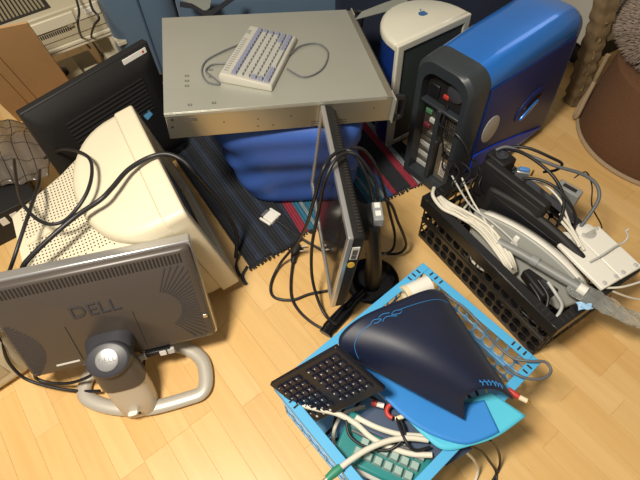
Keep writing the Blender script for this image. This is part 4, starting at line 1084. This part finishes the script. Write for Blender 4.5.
# ------------------------------------------------------------------ black crate contents
for i in range(6):                               # bundle of pale cables along the near wall
    d = i*3.3
    cable([(436 + d*.25, 194 + (i % 3), .185), (444 + d*.3, 206 - d*.2, .192), (460 + d*.5, 217 - d*.25, .192 + .008*(i % 3)), (480 + d*.6, 232 - d*.3, .193 + .010*(i % 2)), (499 + d*.55, 256 - d*.35, .196), (506 + d*.5, 268 - d*.3, .180), (508 + d*.5, 276 - d*.3, .150)], .0040, CABLEW, 'cream network cable in the hank along the black crate wall', group='cream cables in one hank', ns=6)
cable([(434, 188, .2), (433, 196, .206), (442, 208, .2), (456, 215, .2), (472, 224, .196)], .0055, CABLEW, 'thick cream cable bent over the black crate corner')
cable([(462, 178, .21), (472, 200, .205), (486, 222, .202), (500, 246, .2), (512, 268, .19)], .0028, CABLEW, 'thin cream wire crossing the cable hank lengthwise')
cable([(452, 176, .21), (470, 205, .21), (492, 222, .21), (512, 240, .205), (520, 252, .2)], .0028, LGREY, 'thin grey wire crossing the cable hank lengthwise')
for i in range(5):
    rg = random.Random(60+i)
    cable([(448 + 7*i, 170 - 2*i, .17), (452 + 6*i + rg.uniform(-5, 5), 160 + rg.uniform(-6, 6), .235), (462 + 5*i + rg.uniform(-6, 6), 172, .24), (452 + 9*i, 186, .22), (468 + 6*i, 196, .18)], .0022, CABLEK, 'thin black wire tangled in the far corner of the black crate', group='thin black wires in the crate corner')

def slab(name, label, cat_, p0, p1, lean, hgt, th, m, arch=0.0, taper=0.0, bevel=.004, depth_z=None):
    a, b = P(*p0), P(*p1); L = (b - a).length; x = (b - a).normalized()
    side = x.cross(Vector((0, 0, 1))).normalized()          # towards the near side
    z = (Vector((0, 0, 1)) - side*math.tan(math.radians(lean))).normalized()
    M = frame(a, x, z)
    t = thing(name, label, cat_, M)
    top, n = [], 16
    for k in range(n+1):
        f = k/n; top.append((L*f, arch*(1 - (2*f-1)**2) - arch))
    poly = top + [(L*(1-taper), -hgt), (L*taper, -hgt)]
    MB().loft([[(X, -th/2, Z) for X, Z in poly], [(X, th/2, Z) for X, Z in poly]]).build('body', m, t, bevel=bevel, smooth=40)
    return t, L
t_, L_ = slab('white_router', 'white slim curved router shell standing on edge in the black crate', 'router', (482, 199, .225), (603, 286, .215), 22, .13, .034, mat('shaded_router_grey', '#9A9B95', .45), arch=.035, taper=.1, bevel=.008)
MB().grid(lambda u, v: (.03 + (L_-.06)*u, -.017 + .034*v, .001 - .035 + .035*(1-(2*(.03 + (L_-.06)*u)/L_ - 1)**2)), 16, 2).build('top_strip', WHITE, t_, solid=.003)
MB().box(L_*.68, L_*.90, -.0185, -.016, -.052, -.030).build('dark_window', mat('navy_gloss', '#1C2B45', .2), t_, bevel=.001)
MB().box(L_*.36, L_*.40, -.022, -.014, -.050, -.018).build('clip', WHITE, t_, bevel=.003)
for xx in (.07, .15): MB().lathe([(.004, 0), (.0035, .002)], 10, T(xx, -.017, -.04) @ RX(90)).build('screw_boss', WHITE, t_)
t_, L_ = slab('black_switch_box', 'thick black slab device standing on edge beside the power adapter', 'device', (488, 158, .285), (550, 205, .285), 10, .15, .030, BLACKM, bevel=.005)
MB().box(.01, L_-.01, -.0155, -.014, -.12, -.02).build('face_panel', BLACKP, t_, bevel=.001)
t_, L_ = slab('rounded_black_panel', 'rounded black plastic panel standing behind the white router', 'device', (493, 180, .255), (592, 254, .235), 12, .14, .022, BLACKM, arch=.02, taper=.05, bevel=.009)
MB().box(.03, L_-.05, -.0125, -.01, -.12, -.03).build('face_panel', BLACKP, t_, bevel=.001)
t_, L_ = slab('teal_thin_case', 'dark teal thin case tucked beneath the white router', 'case', (498, 226, .175), (572, 278, .17), 30, .09, .016, mat('dark_teal_plastic', '#1F4A5C', .35), bevel=.003)
MB().box(.02, L_-.02, -.0085, -.007, -.07, -.02).build('face_panel', BLACKP, t_)
# power adapter with socket
pa = P(501, 158, .27); pam = T(pa.x, pa.y, .145) @ rotz(30)
pw = thing('power_adapter', 'chunky black power adapter with a round socket in the black crate', 'adapter', pam)
MB().box(-.028, .028, -.034, .034, 0, .135).build('housing', BLACKM, pw, bevel=.006)
MB().lathe([(.017, .135), (.018, .139), (.013, .139), (.012, .1355)], 20).build('socket', CHAR, pw)
# grey parallel adapter
ga = P(570, 188, .22); gm_ = T(ga.x, ga.y, .105) @ rotz(42)
gp = thing('grey_port_adapter', 'mid grey port adapter box standing upright in the black crate', 'adapter', gm_)
MB().box(-.016, .016, -.035, .035, 0, .115).build('housing', GREYP, gp, bevel=.003)
MB().box(-.017, -.010, -.022, .022, .03, .06).build('port', BLACKP, gp, bevel=.002); MB().box(-.006, .006, -.02, .02, .115, .117).build('slot', HOLE, gp)
# blue video plug
vp = P(524, 170, .29); vm_ = T(vp.x, vp.y, .255) @ rotz(-20)
vv_ = thing('video_plug', 'metal video plug with blue insert lying on the black slab', 'plug', vm_)
MB().box(-.018, .018, -.010, .010, 0, .034).build('shell', SILVERB, vv_, bevel=.003); MB().box(-.013, .013, -.006, .006, .034, .042).build('insert', mat('plug_blue', '#4F86C8', .4), vv_, bevel=.002)
MB().lathe([(.003, 0), (.003, .02)], 10, T(.024, 0, .02)).build('thumb_screw', GOLD, vv_)
# white three-panel plate
wa, wb_, wd_ = P(602, 290, .212), P(642, 267, .205), P(559, 244, .215)
WPM = frame(wa, wb_ - wa, (wb_ - wa).cross(wd_ - wa))
WPW = (wb_-wa).length; WPL = (wd_-wa).length
wp = thing('white_plate', 'flat white plastic plate with round feet resting on the black crate end', 'plate', WPM)
MB().box(0, WPW*.46, 0, WPL, -.008, .004).build('panel', WHITE, wp, bevel=.003)
MB().box(WPW*.47, WPW, 0, WPL*.96, -.008, .004).build('panel', WHITE, wp, bevel=.003)
for x in (.12, .40, .58, .9):
    for y in (.07, .93):
        MB().lathe([(.006, .0035), (.006, .006), (.004, .007)], 14, T(WPW*x, WPL*y, 0)).build('foot', LGREY, wp)
for k in range(2): MB().lathe([(.028, -.008), (.028, .004), (.026, .005)], 20, T(WPW*(.25 + .45*k), WPL*.97, -.001)).build('rounded_lobe', WHITE, wp)
cable([(590, 262, .222), (604, 254, .224), (616, 246, .222), (624, 242, .224), (628, 236, .235), (626, 231, .245), (629, 229, .25)], .0026, LGREY, 'thin white wire lying over the white plate')
# grey tube and clear wrap
tu = thing('silver_tube', 'long silver grey tube lying along the black crate beside the cables', 'tube', T(*P(540, 262, .19)))
MB().tube([P(498, 242, .196), P(520, 253, .198), P(584, 291, .205)], .0125, 16).build('barrel', mat('silver_grey_plastic', '#858784', .5, metal=.1), tu, world=True)
MB().tube([P(531, 259, .2025), P(538, 263, .2028)], .0145, 16).build('collar', GREYP, tu, world=True)
MB().tube([P(578, 287, .206), P(586, 292, .205)], .0135, 16).build('end_cap', WHITE, tu, world=True)
wrp = cat([P(570, 283, .200), P(590, 296, .196), P(606, 304, .188), P(622, 314, .178), P(640, 322, .165), P(656, 332, .15)], 6)
def wrf(u, v):
    i = u*(len(wrp)-1); a = int(min(i, len(wrp)-2)); p = wrp[a].lerp(wrp[a+1], i-a)
    an = v*2*math.pi; r = .020 - .007*u + .003*math.sin(9*u+5*an) + .002*math.sin(23*u+3*an)
    tdir = (wrp[min(a+1, len(wrp)-1)] - wrp[max(a-1, 0)]).normalized(); x = tdir.cross(Vector((0, 0, 1))).normalized(); y = x.cross(tdir)
    return p + x*r*1.35*math.cos(an) + y*r*.6*math.sin(an)
tag(MB().grid(wrf, 34, 18).build('plastic_wrap', GLASSP, smooth=70), 'crinkled clear plastic wrap hanging over the black crate rim', 'wrap')
# black cables arching over
def bw(pts, r, lab, m=CABLEK): return cable(pts, r, m, lab)
bw([(496, 150, .29), (508, 147, .305), (530, 156, .315), (556, 166, .31), (582, 174, .30), (596, 184, .29), (599, 198, .27), (590, 214, .24), (576, 232, .20)], .0048, 'thick dark grey cable arching from the adapter round the grey port box', CABLEG)
bw([(500, 148, .29), (520, 152, .315), (540, 164, .32), (556, 180, .31), (564, 200, .28), (560, 220, .24), (552, 232, .20)], .0045, 'black cable arching low beside the thick black slab')
bw([(508, 147, .295), (528, 148, .31), (552, 158, .30), (562, 164, .28), (556, 170, .25), (544, 172, .2)], .0042, 'black cable looping tightly behind the power adapter')
bw([(522, 178, .285), (540, 180, .30), (556, 188, .30), (570, 204, .28), (576, 220, .24), (570, 236, .2)], .004, 'black cable curving past the video plug', )
bw([(574, 178, .27), (586, 172, .29), (592, 186, .26), (592, 206, .22), (600, 222, .16), (602, 228, .12)], .002, 'thin black wire bowing out beside the grey port box')
bw([(528, 178, .26), (546, 186, .275), (560, 200, .27), (566, 214, .25), (572, 230, .22)], .003, 'thin white cable curving behind the thick black slab', CABLEW)
bw([(560, 214, .235), (570, 226, .238), (578, 240, .232), (584, 250, .222)], .004, 'white cable arch beside the rounded black panel', CABLEW)
bw([(560, 220, .235), (572, 234, .235), (580, 247, .228)], .004, 'second white cable arch beside the rounded black panel', CABLEW)
cable([(493, 172, .20), (494, 188, .215), (500, 203, .21), (508, 212, .19)], .0045, TAPEC, 'short cream cable wedged against the rounded black panel')
for i, pts in enumerate(([(548, 282, .19), (556, 294, .186), (562, 306, .17), (556, 318, .15)], [(538, 280, .19), (548, 296, .18), (546, 312, .16), (552, 322, .13)], [(530, 284, .18), (540, 300, .176), (542, 318, .15), (548, 326, .12)])):
    cable(pts, .0045, (LGREY, CABLEK, CABLEK)[i], ('grey cable hanging down inside the near end of the black crate', 'black cable hanging down inside the near end of the black crate', 'black cable hanging beside the hank end in the black crate')[i])
kk_ = P(538, 286, .12); gg = thing('black_charger', 'black charger block lying in the near end of the black crate', 'charger', T(kk_.x, kk_.y, .12) @ rotz(20))
MB().box(-.03, .03, -.045, .045, 0, .035).build('housing', BLACKM, gg, bevel=.006); MB().box(-.012, .012, -.03, .0, .035, .0355).build('rating_label', CHAR, gg)
cl = P(583, 306, .2); cp_ = thing('blue_film_scrap', 'crumpled pale blue film scrap on the near rim of the black crate', 'film', T(cl.x, cl.y, .197))
MB().grid(lambda u, v: (-.016 + .036*u, -.012 + .024*v*(1-.4*u), .002 + .008*abs(math.sin(5*u+3*v))), 10, 8).build('film', mat('pale_blue_film', '#9CC3E6', .15), cp_, solid=.001)
cable([(606, 288, .2), (622, 287, .20), (640, 282, .19), (656, 276, .18)], .003, CABLEW, 'white wire trailing off the white plate edge')
cable([(612, 291, .19), (628, 297, .16), (644, 300, .13), (660, 300, .1)], .003, CABLEW, 'white wire drooping outside the black crate end')

# ================================================================== CABLES OF THE MONITORS
mb = MB().tube(cat([P(22, 272, .35), P(26, 262, .375), P(48, 240, .40), P(75, 217, .415), P(100, 200, .435), P(112, 188, .438), P(128, 170, .440), P(148, 158, .440), P(166, 154, .442), P(182, 160, .43), P(194, 172, .40), P(206, 186, .33), P(222, 205, .22), P(236, 232, .09), P(236, 258, .02)], 8), .0062, 10)
tag(mb.build('monitor_cable', CABLEK, smooth=60), 'thick black cable lying across the hood of the cream monitor', 'cable')
cable([(45, 158, .20), (60, 150, .34), (76, 151, .40), (89, 158, .43), (92, 172, .435), (88, 190, .432), (78, 207, .42), (64, 221, .402), (48, 224, .40), (33, 216, .395), (22, 202, .38), (17, 184, .32), (14, 160, .25)], .0045, CABLEK, 'black cable looping from the antistatic bag over the perforated housing')
cable([(40, 170, .24), (38, 186, .36), (30, 210, .39), (20, 240, .385), (12, 264, .36), (5, 282, .30)], .0045, CABLEK, 'black cable hanging straight across the left of the perforated housing')
cable([(-8, 322, .22), (2, 346, .16), (10, 364, .10), (26, 379, .05), (52, 387, .03), (78, 391, .02), (100, 391, .03)], .0042, CABLEK, 'black cable running under the loop stand to the left')
cable([(36, 370, .10), (36, 378, .06), (50, 383, .045), (70, 383, .05), (88, 377, .07), (96, 370, .09)], .0045, CABLEK, 'black cable looping beneath the charcoal monitor back')
cable([(141, 352, .07), (144, 360, .04), (143, 368, .012), (139, 374, .006)], .0035, CABLEK, 'short black lead hanging from the charcoal monitor ports')
# cables of the slim monitor
cable([(374, 206, .30), (368, 180, .40), (356, 156, .455), (345, 150, .462), (332, 156, .47), (322, 172, .46), (314, 200, .36), (306, 226, .22), (296, 244, .10), (280, 264, .02), (271, 284, .006), (274, 297, .005), (292, 300, .005), (310, 294, .005), (332, 290, .005), (350, 286, .005)], .0045, CABLEK, 'black cable hooked over the slim monitor then curling on the parquet')
cable([(378, 208, .28), (376, 184, .38), (360, 158, .455), (346, 153, .468), (334, 162, .47), (324, 184, .43), (318, 214, .32), (312, 246, .20), (312, 276, .10), (318, 300, .04), (326, 316, .02), (336, 324, .03)], .0045, CABLEK, 'black cable hooked over the slim monitor and dropping past its screen')
pg = thing('power_plug_lead', 'black power cord with an earthed plug lying on parquet by the rug', 'cable', T(*P(296, 250, 0)))
MB().tube(cat([P(293, 262, .010), P(291, 280, .006), P(292, 298, .006), P(300, 312, .006), P(314, 324, .006), P(330, 332, .006)], 8), .0045, 8).build('cord', CABLEK, pg, world=True, smooth=60)
MB().tube([P(293, 263, .010), P(294, 256, .014), P(296, 248, .017), P(299, 246, .017)], [.007, .010, .018, .017], 14).build('plug_body', BLACKM, pg, world=True, smooth=60)
for dy in (-2.2, 2.2): MB().tube([P(300, 249+dy, .017), P(307, 248+dy, .017)], .0025, 8).build('pin', METALB, pg, world=True)
cable([(384, 198, .305), (392, 206, .28), (398, 222, .20), (404, 236, .12), (406, 246, .06), (400, 253, .03), (388, 254, .02), (378, 252, .04)], .0042, CABLEK, 'black lead bowing out on the right of the slim monitor column')
cable([(352, 148, .455), (364, 150, .44), (376, 166, .38), (384, 190, .30), (390, 214, .20), (395, 236, .10), (392, 250, .03), (380, 256, .03)], .0042, CABLEK, 'black lead falling from the slim monitor top to its column')
cable([(365, 254, .06), (376, 257, .06), (386, 254, .06)], .003, GREYP, 'grey cable tie wound round the slim monitor column')
dv = thing('white_video_connector', 'white video connector on a black cord lying on the dark rug', 'connector', T(*P(272, 219, .02)))
dx = (P(284, 226, .02) - P(268, 216, .02)).normalized(); DVM = frame(P(272, 219, .017), dx, (0, 0, 1))
MB().box(-.022, .018, -.020, .020, 0, .016, DVM).build('housing', WHITE, dv, world=True, bevel=.003)
MB().box(-.034, -.022, -.015, .015, .003, .012, DVM).build('shroud', METALB, dv, world=True)
for s in (-1, 1): MB().box(-.03, .016, s*.025-.004, s*.025+.004, .003, .011, DVM).build('thumb_screw', WHITE, dv, world=True, bevel=.002)
MB().tube(cat([DVM @ Vector((.014, 0, .007)), P(290, 230, .017), P(304, 240, .015), P(318, 248, .008), P(330, 256, .006)], 8), .0045, 8).build('cord', CABLEK, dv, world=True, smooth=60)
# leads over the printer
cable([(74, -8, .44), (79, 10, .43), (78, 24, .40), (82, 38, .28), (90, 48, .2)], .004, CABLEK, 'black lead dangling over the printer control panel')
cable([(88, -8, .45), (92, 8, .44), (99, 18, .42), (94, 26, .38), (92, 40, .25), (104, 58, .1)], .004, CABLEK, 'black lead dangling past the printer right end')
cable([(544, 94, .02), (549, 88, .03), (552, 80, .06), (549, 73, .1)], .0025, CABLEK, 'thin black loop at the foot of the blue tower')
